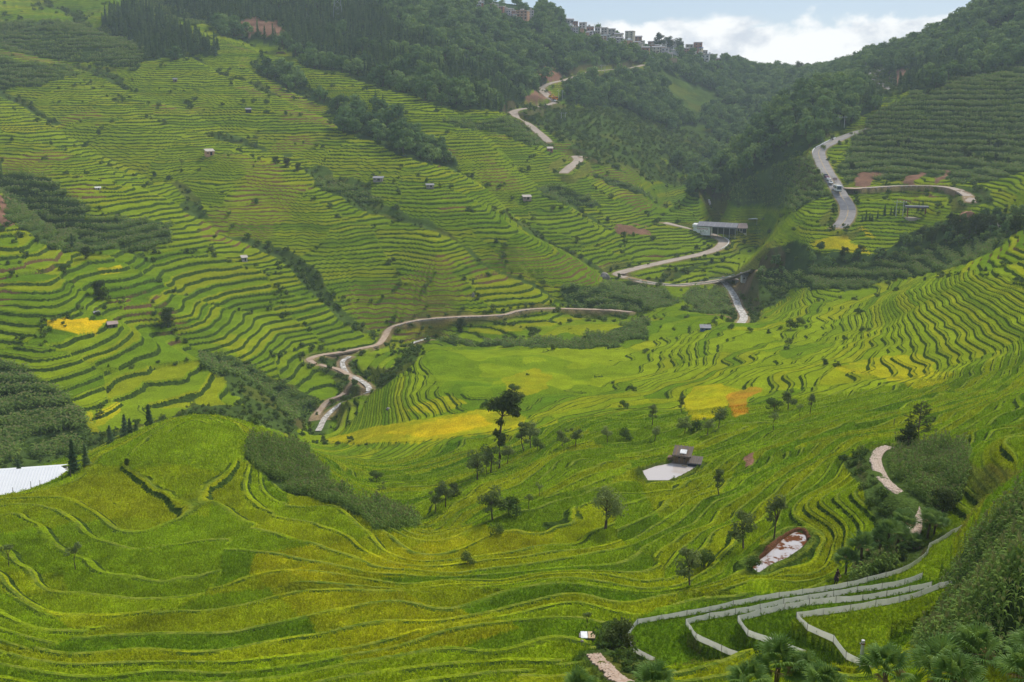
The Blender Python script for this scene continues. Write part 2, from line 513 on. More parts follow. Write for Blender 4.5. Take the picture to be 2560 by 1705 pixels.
F_CLOSE = [
    [(2436, 1335), (2405, 1380), (2385, 1410), (2345, 1447), (2360, 1480), (2300, 1560), (2250, 1640), (2200, 1740), (1640, 1740)],
    [(2345, 1452), (2360, 1480), (2300, 1560), (2250, 1640), (2200, 1740), (1880, 1740)],
    [(2360, 1475), (2300, 1560), (2250, 1640), (2200, 1740), (2020, 1740)],
    [(2380, 1480), (2300, 1540), (2230, 1560), (2210, 1620), (2240, 1680)],
]


def on_level(poly, zl):
    out = []
    for px, py in poly:
        u, r = sight(px, py)
        y = zl / r
        out.append((u * y, y, zl))
    return np.array(out)


FENCE_PTS = []
fenced = np.zeros(GX.shape, bool)
Zfen = Zg.copy()
for (zl, crs), clo in zip(FENCES, F_CLOSE):
    fp = catmull(on_level(crs, zl), 3)
    FENCE_PTS.append(fp)
    ring = np.vstack([fp, on_level(clo, zl)])
    ins = inside(GX, GY, ring)
    if zl == -43.5:
        dd, _, _ = poly_dist(GX, GY, fp)
        k = (1 - sstep(0.25, 2.6, dd)) * (~ins)
        Zfen = Zfen * (1 - k) + (zl - 0.5 * sstep(0.1, 0.8, dd)) * k
        dd_all = dd
    Zfen = np.where(ins, zl, Zfen)
    fenced |= ins
Zg = Zfen
cut = np.where(~fenced & (dd_all < 2.5), np.minimum(cut, dd_all - 0.5), cut)

PONDS = {
    'fish_pond': [(1606, 1178), (1640, 1166), (1672, 1160), (1700, 1152), (1745, 1156), (1733, 1172), (1695, 1192), (1671, 1200), (1620, 1200)],
    'weedy_pond': [(1874, 1412), (1905, 1396), (1935, 1370), (1955, 1350), (1990, 1330), (2012, 1336), (2018, 1352), (2000, 1372), (1965, 1396), (1925, 1412), (1896, 1432)],
}
POND_PTS = {}
for name, poly in PONDS.items():
    raw = np.array([pick(px, py, Z1) for px, py in poly])
    zl = raw[:, 2].mean() - 0.1
    flat = []
    for px, py in poly:
        u, r = sight(px, py)
        y = zl / r
        flat.append((u * y, y, zl))
    POND_PTS[name] = np.array(flat)


for name, P in POND_PTS.items():
    ring = np.vstack([P, P[:1]])
    d, _, _ = poly_dist(GX, GY, ring)
    ins = inside(GX, GY, P)
    sd_ = np.where(ins, -d, d)
    zl = P[0, 2]
    k = 1 - sstep(0.8, 3.5, sd_)
    bed = zl + np.where(sd_ < 0, -0.5 * sstep(0, 0.5, -sd_), 0.3 * sstep(0, 0.35, sd_))
    Zg = Zg * (1 - k) + bed * k
    cut = np.minimum(cut, sd_)

# ------------------------------------------------------------------ what grows where
PXg, PYg = project(GX, GY, Zg)
warp = sstep(60, 400, GY)
WPX = PXg + (14 + 8 * warp) * fbm(GX / 7, GY / 7, 41, 4) + 26 * warp * fbm(GX / 30, GY / 30, 43, 2)
WPY = PYg + (7 + 3 * warp) * fbm(GX / 7, GY / 7, 57, 4) + 10 * warp * fbm(GX / 30, GY / 30, 59, 2)


def area(poly, lo=0, hi=3000):
    return inside(WPX, WPY, poly) & (GY > lo) & (GY < hi)


RICE, WOOD, CORN, SCRUB, SOIL = 0, 1, 2, 3, 4
kind = np.zeros(GX.shape, np.int8)
WOODS = [
    ([(330, -300), (330, 0), (400, 25), (520, 58), (600, 92), (690, 110), (770, 165), (860, 187), (1000, 237), (1130, 272), (1270, 284), (1310, 262), (1345, 240), (1352, 205), (1400, 190), (1620, 158), (1640, 170), (2060, 180), (2100, -300)], 560, 2500),
    ([(240, 65), (320, 15), (400, 45), (480, 80), (545, 125), (556, 142), (450, 145), (362, 142), (300, 90)], 500, 2500),
    ([(1400, 205), (1620, 168), (1770, 140), (2060, 170), (1990, 262), (1890, 335), (1740, 445), (1690, 425), (1600, 345), (1520, 290), (1440, 260), (1395, 250)], 640, 2500),
    ([(1725, 490), (1708, 455), (1760, 385), (1900, 320), (2000, 250), (2060, 165), (2200, 90), (2440, -200), (3200, -300), (3200, 120), (2560, 172), (2400, 195), (2250, 235), (2150, 285), (2110, 318), (2040, 358), (1990, 392), (1880, 445), (1770, 495)], 560, 2500),
    ([(1930, 650), (2010, 610), (2060, 625), (2200, 628), (2300, 570), (2400, 545), (2560, 530), (2700, 540), (2700, 600), (2560, 610), (2400, 620), (2150, 660), (1960, 690), (1900, 690)], 340, 520),
    ([(1900, 640), (1940, 610), (2020, 595), (2060, 630), (1960, 670), (1905, 690)], 380, 520),
    ([(970, 290), (1040, 335), (1110, 380), (1150, 420), (1080, 410), (1000, 380), (900, 345), (840, 320), (880, 310)], 450, 700),
    ([(640, 150), (760, 205), (830, 250), (900, 270), (960, 310), (870, 300), (760, 240), (650, 180)], 560, 800),
]
CORNS = [
    ([(2085, 425), (2100, 380), (2140, 330), (2170, 285), (2250, 238), (2400, 198), (2560, 175), (3000, 160), (3000, 440), (2560, 455), (2440, 460), (2300, 440), (2120, 455)], 470, 760),
    ([(1765, 497), (1880, 447), (1990, 395), (2040, 385), (2060, 440), (2092, 520), (2080, 562), (1960, 520), (1850, 512)], 480, 700),
    ([(1900, 690), (2150, 655), (2400, 615), (2560, 600), (2900, 600), (2560, 650), (2400, 668), (2300, 690), (2150, 722), (2000, 715), (1940, 730)], 330, 500),
    ([(0, 430), (130, 440), (190, 500), (235, 590), (250, 620), (170, 625), (90, 600), (0, 545)], 300, 520),
    ([(210, 540), (300, 545), (430, 560), (420, 600), (330, 625), (220, 625)], 300, 520),
    ([(-50, 890), (30, 900), (90, 945), (180, 1000), (230, 1070), (200, 1130), (60, 1150), (-50, 1170)], 200, 330),
    ([(-50, 60), (60, 40), (200, 60), (330, 90), (370, 130), (360, 165), (250, 165), (140, 150), (-50, 105)], 500, 900),
    ([(-50, 140), (110, 165), (230, 180), (100, 212), (-50, 215)], 500, 900),
    ([(300, -50), (330, 10), (470, 60), (520, 62), (400, 0), (390, -50)], 600, 1000),
    ([(1410, 720), (1480, 705), (1560, 700), (1640, 712), (1690, 745), (1640, 775), (1500, 775), (1420, 755)], 380, 500),
    ([(1720, 715), (1835, 720), (1850, 780), (1760, 785), (1700, 745)], 390, 500),
    ([(1150, 845), (1300, 850), (1450, 845), (1560, 815), (1630, 800), (1600, 840), (1480, 862), (1320, 870), (1180, 860), (1060, 850)], 300, 420),
    ([(480, 880), (560, 885), (640, 925), (760, 985), (800, 1010), (770, 1040), (720, 1050), (690, 1000), (620, 950), (520, 930)], 260, 360),
    ([(625, 1098), (690, 1092), (760, 1120), (825, 1185), (825, 1215), (900, 1252), (1050, 1292), (1045, 1318), (940, 1325), (905, 1288), (820, 1252), (720, 1228), (660, 1185), (612, 1140)], 110, 175),
    ([(2190, 1120), (2280, 1105), (2420, 1115), (2425, 1180), (2400, 1240), (2350, 1290), (2310, 1300), (2300, 1260), (2220, 1190)], 85, 160),
    ([(2250, 1510), (2230, 1490), (2300, 1450), (2380, 1420), (2440, 1330), (2500, 1280), (2560, 1230), (2800, 1200), (2800, 1700), (2300, 1640)], 40, 100),
    ([(2110, 1460), (2160, 1420), (2230, 1400), (2240, 1420), (2170, 1450)], 70, 110),
    ([(770, 445), (830, 455), (960, 500), (900, 515), (800, 470)], 400, 560),
    ([(1330, 470), (1420, 460), (1510, 510), (1450, 520), (1370, 500)], 480, 660),
    ([(1470, 430), (1600, 470), (1640, 500), (1500, 460)], 500, 760),
    ([(1290, 300), (1330, 330), (1380, 360), (1330, 360), (1230, 330), (1160, 320), (1100, 300)], 560, 760),
]
SCRUBS = [
    ([(1430, 275), (1560, 262), (1690, 330), (1760, 300), (1810, 370), (1710, 425), (1600, 365), (1500, 310)], 700, 1100),
    ([(1640, 180), (1720, 190), (1800, 250), (1740, 300), (1680, 240)], 850, 1250),
    ([(1290, 285), (1400, 260), (1520, 295), (1600, 350), (1690, 430), (1690, 470), (1560, 420), (1460, 400), (1400, 350)], 560, 1000),
    ([(480, 880), (600, 900), (700, 950), (800, 1000), (790, 1060), (850, 1010), (900, 980), (930, 960), (860, 900), (850, 880), (780, 900), (860, 985), (780, 1060), (700, 1070), (640, 1040), (560, 940)], 250, 380),
    ([(1700, 770), (1870, 790), (1990, 740), (1890, 680), (1840, 700), (1830, 740)], 380, 520),
    ([(0, 1060), (240, 1080), (500, 1040), (640, 1060), (760, 1090), (760, 1000), (500, 1010), (200, 1130), (0, 1190)], 175, 270),
    ([(2100, 1150), (2190, 1120), (2300, 1260), (2280, 1340), (2330, 1380), (2250, 1410), (2120, 1440), (2140, 1360), (2200, 1330), (2160, 1230)], 80, 150),
    ([(1560, 695), (1640, 680), (1760, 655), (1810, 640), (1700, 690), (1620, 705)], 440, 560),
    ([(1000, 900), (1030, 860), (1060, 880), (960, 970), (930, 960)], 290, 380),
    ([(2330, 470), (2460, 470), (2480, 510), (2400, 520)], 400, 520),
    ([(1510, 1560), (1560, 1540), (1575, 1590), (1640, 1660), (1640, 1705), (1520, 1705), (1490, 1640)], 50, 90),
]
gul_ = (rib_on > 0.5) & (ribs < 0.16 + 0.22 * fbm(GX / 22, GY / 22, 61, 3)) & (fbm(GX / 45, GY / 45, 62, 2) > -0.08)
kind[gul_] = SCRUB
for p, a, b in SCRUBS:
    kind[area(p, a, b)] = SCRUB
for p, a, b in WOODS:
    kind[area(p, a, b)] = WOOD
for p, a, b in SCRUBS[:2]:
    kind[area(p, a, b)] = SCRUB
for p, a, b in CORNS:
    kind[area(p, a, b)] = CORN
kind[fenced] = RICE
SOILS = [
    ([(1352, 165), (1375, 160), (1400, 195), (1380, 210), (1345, 190)], 600, 1200),
    ([(590, 60), (640, 50), (715, 62), (720, 85), (620, 80)], 600, 1200),
    ([(1330, 240), (1360, 230), (1375, 255), (1330, 258)], 600, 1000),
    ([(2235, 205), (2250, 175), (2275, 165), (2270, 190), (2245, 220)], 600, 1000),
    ([(1965, 300), (2010, 280), (2030, 270), (2000, 300)], 600, 900),
    ([(2140, 445), (2155, 420), (2200, 430), (2190, 465), (2150, 465)], 440, 620),
    ([(2250, 440), (2290, 430), (2285, 465), (2255, 465)], 440, 620),
    ([(2330, 445), (2360, 425), (2350, 460), (2335, 465)], 440, 620),
    ([(2390, 530), (2420, 525), (2425, 550), (2400, 552)], 380, 500),
    ([(1540, 560), (1610, 560), (1640, 585), (1560, 590)], 480, 640),
    ([(0, 480), (15, 490), (20, 560), (0, 570)], 300, 520),
    ([(2010, 1340), (2020, 1330), (2025, 1345), (2010, 1352)], 90, 110),
    ([(1858, 1140), (1885, 1130), (1880, 1160), (1862, 1162)], 120, 160),
    ([(1790, 745 + 40), (1850, 790), (1830, 810), (1795, 800)], 380, 450),
]
for p, a, b in SOILS:
    kind[area(p, a, b)] = SOIL

# ------------------------------------------------------------------ terraces
def grads(Z):
    Zu = np.gradient(Z, gU, axis=1)
    Zy = np.gradient(Z, gY, axis=0)
    return Zu / GY, Zy - GU * Zu / GY


def blur(Z, n):
    for _ in range(n):
        Z = Z.copy()
        Z[1:-1] = 0.25 * Z[:-2] + 0.5 * Z[1:-1] + 0.25 * Z[2:]
        Z[:, 1:-1] = 0.25 * Z[:, :-2] + 0.5 * Z[:, 1:-1] + 0.25 * Z[:, 2:]
    return Z


gx, gy = grads(blur(Zg, 2))
slope = np.hypot(gx, gy)
wx = GX + 9 * fbm(GX / 34, GY / 34, 71, 3)
wy = GY + 9 * fbm(GX / 34, GY / 34, 83, 3)
cid, cborder, ccx, ccy = cells(wx, wy, 46.0, 21)
ccy = np.clip(ccy, 10, 1900)
hill = sstep(205, 275, ccy)                                  # one value for each block of terraces
cpx, cpy = project(ccx, ccy, ground(ccx.ravel(), ccy.ravel(), Z1).reshape(GX.shape))
hill = hill * (1 - 0.7 * inside(cpx, cpy, [(900, 1110), (1000, 860), (1500, 850), (1700, 760), (2700, 640), (2700, 1100), (1400, 1120)]))
shelf = inside(cpx, cpy, [(900, 1110), (1000, 860), (1500, 850), (1700, 760), (2150, 730), (2200, 820), (2700, 850), (2700, 1100), (1400, 1120)]) & (ccy > 180)
base_step = np.where(shelf, 0.62, 0.72 + 0.75 * (1 - sstep(70, 112, ccy)) + 0.78 * hill - 0.30 * sstep(370, 450, ccy))
step = base_step * (0.88 + 0.42 * cid)
step = np.where(kind == CORN, np.where(GY > 300, 2.6, 1.5), step)
rough = (0.22 + 0.8 * hill) * fbm(GX / 16, GY / 16, 91, 3) + 0.07 * fbm(GX / 3.5, GY / 3.5, 97, 2)
phase = 7.3 * cid
tval = (Zg + rough) / step + phase
tval = tval + 0.62 * vnoise(tval * 0.43 + 31 * cid, cid * 40, 23) * (0.4 + 0.6 * hill)        # broad and narrow terraces
kk = np.floor(tval)
fr = tval - kk
rise_w = 1.0 + 0.12 * hill                                  # plan width of a riser in metres
rf = np.clip(rise_w * slope / step, 0.09, 0.30)
rf = np.where((ccy > 205) & ~shelf, np.maximum(rf, 0.15), rf)
rf = np.where(kind == CORN, np.clip(rf * 1.5, 0.25, 0.45), rf)
bw = np.clip(0.42 * slope / step, 0.03, 0.11) * (1 - hill)
prof = np.where(fr < 1 - rf, 0.10 * fr, 0.10 * fr + (1 - 0.10 * fr) * sstep(1 - rf, 1.0, fr) * 1.0)
Zt = Zg + (kk + prof - tval) * step
amount = np.where((kind == RICE) | (kind == CORN), 1.0, 0.25 * (kind == SCRUB))
amount = blur(amount.astype(float), 1)
amount = amount * sstep(0.3, 2.0, cut) * sstep(44, 56, GY) * (~fenced)
for p_ in ([(110, 800), (150, 795), (270, 800), (240, 832), (190, 835), (130, 822)], [(1705, 1000), (1740, 965), (1800, 958), (1855, 972), (1822, 1000), (1800, 1048), (1730, 1050)], [(1822, 985), (1880, 965), (1912, 972), (1872, 1000), (1866, 1035), (1832, 1042), (1820, 1010)],
           [(800, 1100), (900, 1072), (1050, 1047), (1200, 1020), (1290, 1025), (1322, 1042), (1305, 1066), (1200, 1082), (1050, 1102), (900, 1108)], [(2028, 596), (2110, 588), (2140, 608), (2190, 625), (2140, 626), (2040, 612)], [(1060, 880), (1250, 870), (1500, 900), (1480, 960), (1300, 1000), (1100, 980)]):
    amount = np.where(inside(PXg, PYg, p_), amount * 0.12, amount)
amount = np.where(inside(PXg, PYg, [(300, 1150), (400, 1090), (480, 1060), (570, 1060), (640, 1100), (600, 1150), (480, 1190), (360, 1190)]) & (GY < 175), 0.0, amount)
amount = np.where(slope > 0.9, amount * 0.3, amount)
Zf = Zg * (1 - amount) + Zt * amount
lump = np.where(kind == SCRUB, 0.5, 0.0) + np.where(kind == WOOD, 0.6, 0.0)
Zf += blur(lump, 2) * fbm(GX / 4, GY / 4, 111, 3)
terr = np.where(kind == RICE, amount, np.where(kind == CORN, amount * 0.6, 0.0))

# ------------------------------------------------------------------ crop colours, paddy by paddy
knoll = inside(WPX, WPY, [(300, 1150), (400, 1090), (480, 1050), (570, 1050), (640, 1100), (600, 1150), (480, 1190), (360, 1190)]) & (GY < 175)
kk = np.where(knoll, 7.0, kk)
pid = _hash(kk, np.floor(cid * 9973), 5)
pid2 = _hash(kk, np.floor(cid * 9973), 15)
pid = np.where(knoll, 0.6, pid); pid2 = np.where(knoll, 0.5, pid2)
GREEN_A = np.array((0.122, 0.202, 0.007)); GREEN_B = np.array((0.222, 0.288, 0.008)); GREEN_D = np.array((0.065, 0.145, 0.007))
OLIVE = np.array((0.285, 0.285, 0.007)); YELLOW = np.array((0.50, 0.41, 0.008)); GOLD = np.array((0.66, 0.44, 0.008)); ORANGE = np.array((0.50, 0.20, 0.02))
ripe = 0.5 + 0.9 * fbm(GX / 120, GY / 120, 131, 3) + (0.9 - 0.15 * hill) * (pid - 0.5)
col = np.empty(GX.shape + (3,))
m1 = np.clip(ripe, 0, 1)[..., None]
col[:] = GREEN_A * (1 - m1) + GREEN_B * m1
sel = pid2 < 0.14
col[sel] = 0.5 * col[sel] + 0.5 * GREEN_D
sel = pid2 > 0.82
col[sel] = 0.5 * col[sel] + 0.5 * OLIVE
RIPE = [
    ([(110, 800), (150, 795), (270, 800), (240, 832), (190, 835), (130, 822)], GOLD, 0.95),
    ([(800, 1100), (900, 1072), (1050, 1047), (1200, 1020), (1290, 1025), (1322, 1042), (1305, 1066), (1200, 1082), (1050, 1102), (900, 1108)], YELLOW, 0.55),
    ([(960, 1080), (1060, 1052), (1200, 1030), (1230, 1060), (1060, 1090)], GOLD, 0.5),
    ([(1705, 1000), (1740, 965), (1800, 958), (1855, 972), (1822, 1000), (1800, 1048), (1730, 1050)], YELLOW, 0.62),
    ([(1822, 985), (1880, 965), (1912, 972), (1872, 1000), (1866, 1035), (1832, 1042), (1820, 1010)], ORANGE, 0.62),
    ([(2075, 915), (2200, 890), (2300, 880), (2335, 900), (2325, 920), (2395, 930), (2370, 955), (2300, 972), (2210, 942), (2130, 932)], YELLOW, 0.5),
    ([(2028, 596), (2110, 588), (2140, 608), (2190, 625), (2140, 626), (2040, 612)], YELLOW, 0.9),
    ([(2150, 563), (2180, 580), (2200, 590), (2185, 592), (2150, 572)], YELLOW, 0.9),
    ([(1255, 945), (1330, 920), (1380, 940), (1372, 972), (1310, 992), (1280, 985)], OLIVE, 0.9),
    ([(1000, 1025), (1120, 985), (1180, 1005), (1100, 1030)], YELLOW, 0.4),
    ([(240, 1030), (300, 998), (306, 1020), (262, 1062), (240, 1060)], YELLOW, 0.7),
    ([(210, 1020), (225, 1020), (250, 1080), (220, 1090)], YELLOW, 0.5),
    ([(640, 1375), (800, 1360), (950, 1330), (1200, 1310), (1400, 1322), (1350, 1380), (1200, 1425), (1150, 1440), (950, 1440), (1020, 1480), (1300, 1560), (1150, 1600), (1000, 1620), (860, 1650), (850, 1600), (720, 1500), (620, 1420)], OLIVE, 0.75),
    ([(700, 1420), (900, 1390), (1150, 1335), (1180, 1345), (1000, 1430), (800, 1450)], YELLOW, 0.28),
    ([(1000, 830), (1120, 802), (1130, 812), (1020, 838)], YELLOW, 0.6),
    ([(1160, 822), (1350, 793), (1490, 790), (1300, 820), (1170, 832)], OLIVE, 0.8),
    ([(235, 670), (300, 660), (300, 672), (240, 680)], YELLOW, 0.7),
    ([(0, 310), (130, 305), (170, 310), (150, 325), (30, 330)], OLIVE, 0.9),
    ([(1780, 580), (1850, 570), (1920, 600), (1900, 615)], OLIVE, 0.8),
    ([(560, 830), (640, 850), (600, 885), (520, 850)], OLIVE, 0.6),
    ([(0, 1230), (300, 1180), (420, 1160), (560, 1180), (520, 1290), (300, 1290), (0, 1330)], OLIVE, 0.35),
    ([(1900, 1340), (2070, 1330), (2080, 1360), (1960, 1420), (1900, 1430)], OLIVE, 0.7),
    ([(1600, 1200), (1850, 1150), (1800, 1230), (1650, 1290)], OLIVE, 0.45),
    ([(0, 1420), (160, 1430), (170, 1480), (0, 1480)], OLIVE, 0.3),
]
for p, c, a in [(p_, c_, min(1.0, a_ * 1.15)) for p_, c_, a_ in RIPE]:
    mk = inside(PXg + 0.6 * (WPX - PXg), PYg + 0.7 * (WPY - PYg), p) & (kind == RICE)
    pa = a * (0.78 + 0.55 * fbm(GX / 9, GY / 9, 151, 4) + 0.3 * fbm(GX / 2, GY / 2, 153, 2))[mk][:, None]
    col[mk] = col[mk] * (1 - np.clip(pa, 0, 1)) + c * np.clip(pa, 0, 1)
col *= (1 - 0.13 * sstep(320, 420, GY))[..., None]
mott = 1 + 0.18 * fbm(GX / 6, GY / 6, 141, 4) + 0.26 * fbm(GX / 1.9, GY / 1.9, 143, 2) * (1 - sstep(150, 260, GY))
col *= mott[..., None]
C_WOOD = np.array((0.035, 0.060, 0.018)); C_CORN = np.array((0.060, 0.095, 0.024)); C_SCRUB = np.array((0.062, 0.098, 0.020)); C_SOIL = np.array((0.21, 0.115, 0.075))
v = (1 + 0.5 * fbm(GX / 8, GY / 8, 161, 4))[..., None]
col = np.where((kind == WOOD)[..., None], C_WOOD * v, col)
col = np.where((kind == CORN)[..., None], C_CORN * v, col)
col = np.where((kind == SCRUB)[..., None], C_SCRUB * v + np.array((0.03, 0.015, 0.0)) * (fbm(GX / 15, GY / 15, 171, 3) > 0.25)[..., None], col)
col = np.where((kind == SOIL)[..., None], C_SOIL * v, col)
raw_edge = (1 - sstep(0.2, 1.3, cut + 0.5 * fbm(GX / 2.5, GY / 2.5, 191, 3))) * (GY > 300)
col = col * (1 - 0.75 * raw_edge[..., None]) + np.array((0.30, 0.20, 0.13)) * v * 0.75 * raw_edge[..., None]
verge = (1 - sstep(0.0, 2.2, cut)) * ((kind == RICE) | (kind == CORN)) * (1 - raw_edge)
col = col * (1 - verge[..., None]) + C_SCRUB * v * verge[..., None]
soilness = np.clip(fbm(GX / 40, GY / 40, 181, 3) * 1.4 + 0.2 * (pid - 0.5), 0, 1) * (kind == RICE) * np.clip(hill * 1.3 - 0.2, 0, 1)
cutsoil = sstep(0.55, 0.95, np.hypot(*grads(Zg))) * (cut < 9)
col = col * (1 - 0.35 * cutsoil[..., None]) + C_SOIL * 0.25 * cutsoil[..., None]


def new_mat(name):
    m = bpy.data.materials.new(name)
    m.use_nodes = True
    n = NT(m.node_tree)
    b = m.node_tree.nodes['Principled BSDF']
    return m, n, b


def grid_mesh(name, X, Y, Z):
    nr, nc = X.shape
    idx = np.arange(nr * nc, dtype=np.int32).reshape(nr, nc)
    f = np.stack([idx[:-1, :-1], idx[:-1, 1:], idx[1:, 1:], idx[1:, :-1]], -1).reshape(-1, 4)
    me = bpy.data.meshes.new(name)
    me.vertices.add(nr * nc)
    me.vertices.foreach_set('co', np.stack([X, Y, Z], -1).astype(np.float32).ravel())
    me.loops.add(f.size)
    me.loops.foreach_set('vertex_index', f.ravel())
    me.polygons.add(len(f))
    me.polygons.foreach_set('loop_start', np.arange(0, f.size, 4, dtype=np.int32))
    me.polygons.foreach_set('loop_total', np.full(len(f), 4, np.int32))
    me.polygons.foreach_set('use_smooth', np.ones(len(f), bool))
    me.update()
    return me


def add_attr(me, name, arr, typ='FLOAT'):
    a = me.attributes.new(name, typ, 'POINT')
    if typ == 'FLOAT':
        a.data.foreach_set('value', np.ascontiguousarray(arr, np.float32).ravel())
    else:
        rgba = np.ones(arr.shape[:-1] + (4,), np.float32)
        rgba[..., :3] = arr
        a.data.foreach_set('color', rgba.ravel())


ter_me = grid_mesh('terrain', GX, GY, Zf)
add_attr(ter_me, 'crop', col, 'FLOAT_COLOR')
add_attr(ter_me, 'tval', tval - 100 * np.floor(tval.min() / 100))
add_attr(ter_me, 'rise', rf)
add_attr(ter_me, 'terr', terr)
add_attr(ter_me, 'soil', soilness)
add_attr(ter_me, 'bund', bw)
terrain = bpy.data.objects.new('terrain', ter_me)
COL.objects.link(terrain)
terrain['kind'] = 'structure'

m, n, b = new_mat('terraced land')
geo = n.node('ShaderNodeNewGeometry')
pos = geo.outputs['Position']
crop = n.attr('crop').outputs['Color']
tv = n.attr('tval').outputs['Fac']
rise = n.attr('rise').outputs['Fac']
ter = n.attr('terr').outputs['Fac']
so = n.attr('soil').outputs['Fac']
nz = n.noise(pos, 1.3, 4.0, 0.65)
nf = n.noise(pos, 3.2, 3.0, 0.7)
nbig = n.noise(pos, 0.22, 3.0, 0.6)
fine = n.ramp(nf, 0.3, 0.72, 0.62, 1.38)
rice_col = n.mix(1.0, crop, (1, 1, 1))
vm = n.node('ShaderNodeVectorMath', operation='SCALE')
n.l.new(crop, vm.inputs[0])
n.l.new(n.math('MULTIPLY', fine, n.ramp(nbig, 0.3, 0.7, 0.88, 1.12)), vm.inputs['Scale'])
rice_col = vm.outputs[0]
# risers: weedy earth banks between two paddies, their upper part hidden by the overhanging crop
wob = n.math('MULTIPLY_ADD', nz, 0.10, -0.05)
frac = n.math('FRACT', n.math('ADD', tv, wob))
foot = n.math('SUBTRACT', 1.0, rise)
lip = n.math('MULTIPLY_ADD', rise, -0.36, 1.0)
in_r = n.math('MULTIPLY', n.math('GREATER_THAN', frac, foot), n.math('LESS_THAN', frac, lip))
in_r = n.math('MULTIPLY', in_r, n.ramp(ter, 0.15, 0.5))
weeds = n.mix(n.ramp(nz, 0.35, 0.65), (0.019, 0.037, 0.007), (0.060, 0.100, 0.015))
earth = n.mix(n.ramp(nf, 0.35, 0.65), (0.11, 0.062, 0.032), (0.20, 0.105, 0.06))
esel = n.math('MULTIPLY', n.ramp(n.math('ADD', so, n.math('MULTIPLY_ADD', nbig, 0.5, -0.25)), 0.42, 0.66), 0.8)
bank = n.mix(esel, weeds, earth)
bun = n.attr('bund').outputs['Fac']
broken = n.ramp(n.noise(pos, 0.13, 3.0, 0.6), 0.38, 0.58)
in_b = n.math('MULTIPLY', n.math('MULTIPLY', n.math('LESS_THAN', frac, bun), n.ramp(ter, 0.15, 0.5)), broken)
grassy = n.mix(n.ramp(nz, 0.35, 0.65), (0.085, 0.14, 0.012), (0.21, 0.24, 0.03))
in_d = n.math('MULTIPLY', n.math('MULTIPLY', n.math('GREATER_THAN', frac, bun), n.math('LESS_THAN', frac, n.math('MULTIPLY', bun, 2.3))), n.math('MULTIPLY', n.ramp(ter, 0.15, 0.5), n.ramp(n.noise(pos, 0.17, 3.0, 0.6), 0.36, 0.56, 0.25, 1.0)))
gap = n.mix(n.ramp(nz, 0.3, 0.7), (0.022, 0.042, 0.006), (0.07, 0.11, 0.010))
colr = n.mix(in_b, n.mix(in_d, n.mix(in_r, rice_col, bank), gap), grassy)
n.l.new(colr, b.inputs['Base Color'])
b.inputs['Roughness'].default_value = 0.9
b.inputs['Specular IOR Level'].default_value = 0.0
hgt = n.math('ADD', n.math('MULTIPLY', nf, 0.6), n.math('MULTIPLY', nz, 0.6))
n.l.new(n.bump(hgt, 0.9, 0.45), b.inputs['Normal'])
ter_me.materials.append(m)


# ------------------------------------------------------------------ basic shapes
def mesh_obj(name, verts, faces, mat, parent=None, smooth=False, loc=None):
    me = bpy.data.meshes.new(name)
    me.from_pydata([tuple(map(float, p)) for p in verts], [], [tuple(map(int, f)) for f in faces])
    if mat is not None:
        me.materials.append(mat)
    if smooth:
        for p in me.polygons:
            p.use_smooth = True
    me.update()
    o = bpy.data.objects.new(name, me)
    COL.objects.link(o)
    if parent is not None:
        o.parent = parent
    if loc is not None:
        o.location = loc
    return o


def tag(o, label, cat, group=None):
    o['label'] = label
    o['category'] = cat
    if group:
        o['group'] = group
    return o


def struct(o):
    o['kind'] = 'structure'
    return o


def ribbon(name, pts, width, mat, lift=0.1, thick=0.25, wn=0.0):
    pts = np.asarray(pts)
    t = np.gradient(pts[:, :2], axis=0)
    t /= np.linalg.norm(t, axis=1)[:, None] + 1e-9
    nrm = np.stack([t[:, 1], -t[:, 0]], 1)
    V, F = [], []
    for i, p in enumerate(pts):
        ww = width / 2 * (1 + wn * (random.random() - 0.5))
        for s, dz in ((-1, -thick), (-1, lift), (0, lift + 0.03), (1, lift), (1, -thick)):
            V.append((p[0] + s * ww * nrm[i, 0], p[1] + s * ww * nrm[i, 1], p[2] + dz))
    for i in range(len(pts) - 1):
        for k in range(4):
            a = i * 5 + k
            F.append((a, a + 1, a + 6, a + 5))
    return mesh_obj(name, V, F, mat)


def surf(name, c1, c2, scale=1.0, rough=0.9, bump=0.3, bdist=0.05, spec=0.3, detail=5.0, obj_space=False):
    m, n, b = new_mat(name)
    if obj_space:
        vec = n.node('ShaderNodeTexCoord').outputs['Object']
    else:
        vec = n.node('ShaderNodeNewGeometry').outputs['Position']
    q = n.noise(vec, scale, detail, 0.6)
    q2 = n.noise(vec, scale * 7, 3.0, 0.6)
    f = n.math('ADD', n.math('MULTIPLY', q, 0.7), n.math('MULTIPLY', q2, 0.3))
    n.l.new(n.mix(n.ramp(f, 0.34, 0.66), c1, c2), b.inputs['Base Color'])
    b.inputs['Roughness'].default_value = rough
    b.inputs['Specular IOR Level'].default_value = spec
    if bump:
        n.l.new(n.bump(q2, bump, bdist), b.inputs['Normal'])
    return m


MAT = {}
MAT['concrete_road'] = surf('worn concrete road', (0.30, 0.24, 0.19), (0.44, 0.36, 0.295), 0.35, 0.9, 0.15, 0.02)
MAT['asphalt'] = surf('pale worn asphalt', (0.19, 0.175, 0.17), (0.29, 0.265, 0.25), 0.25, 0.9, 0.15, 0.02)
MAT['dirt'] = surf('trodden pale earth', (0.33, 0.22, 0.15), (0.46, 0.36, 0.27), 0.6, 0.95, 0.3, 0.05)
for name, (wid, pts) in LINES.items():
    if name in STREAMS:
        continue
    mat = MAT['asphalt'] if name in ('main_road', 'forest_road') else MAT['dirt'] if 'path' in name else MAT['concrete_road']
    struct(ribbon(name, pts, wid, mat, 0.12, 0.5))


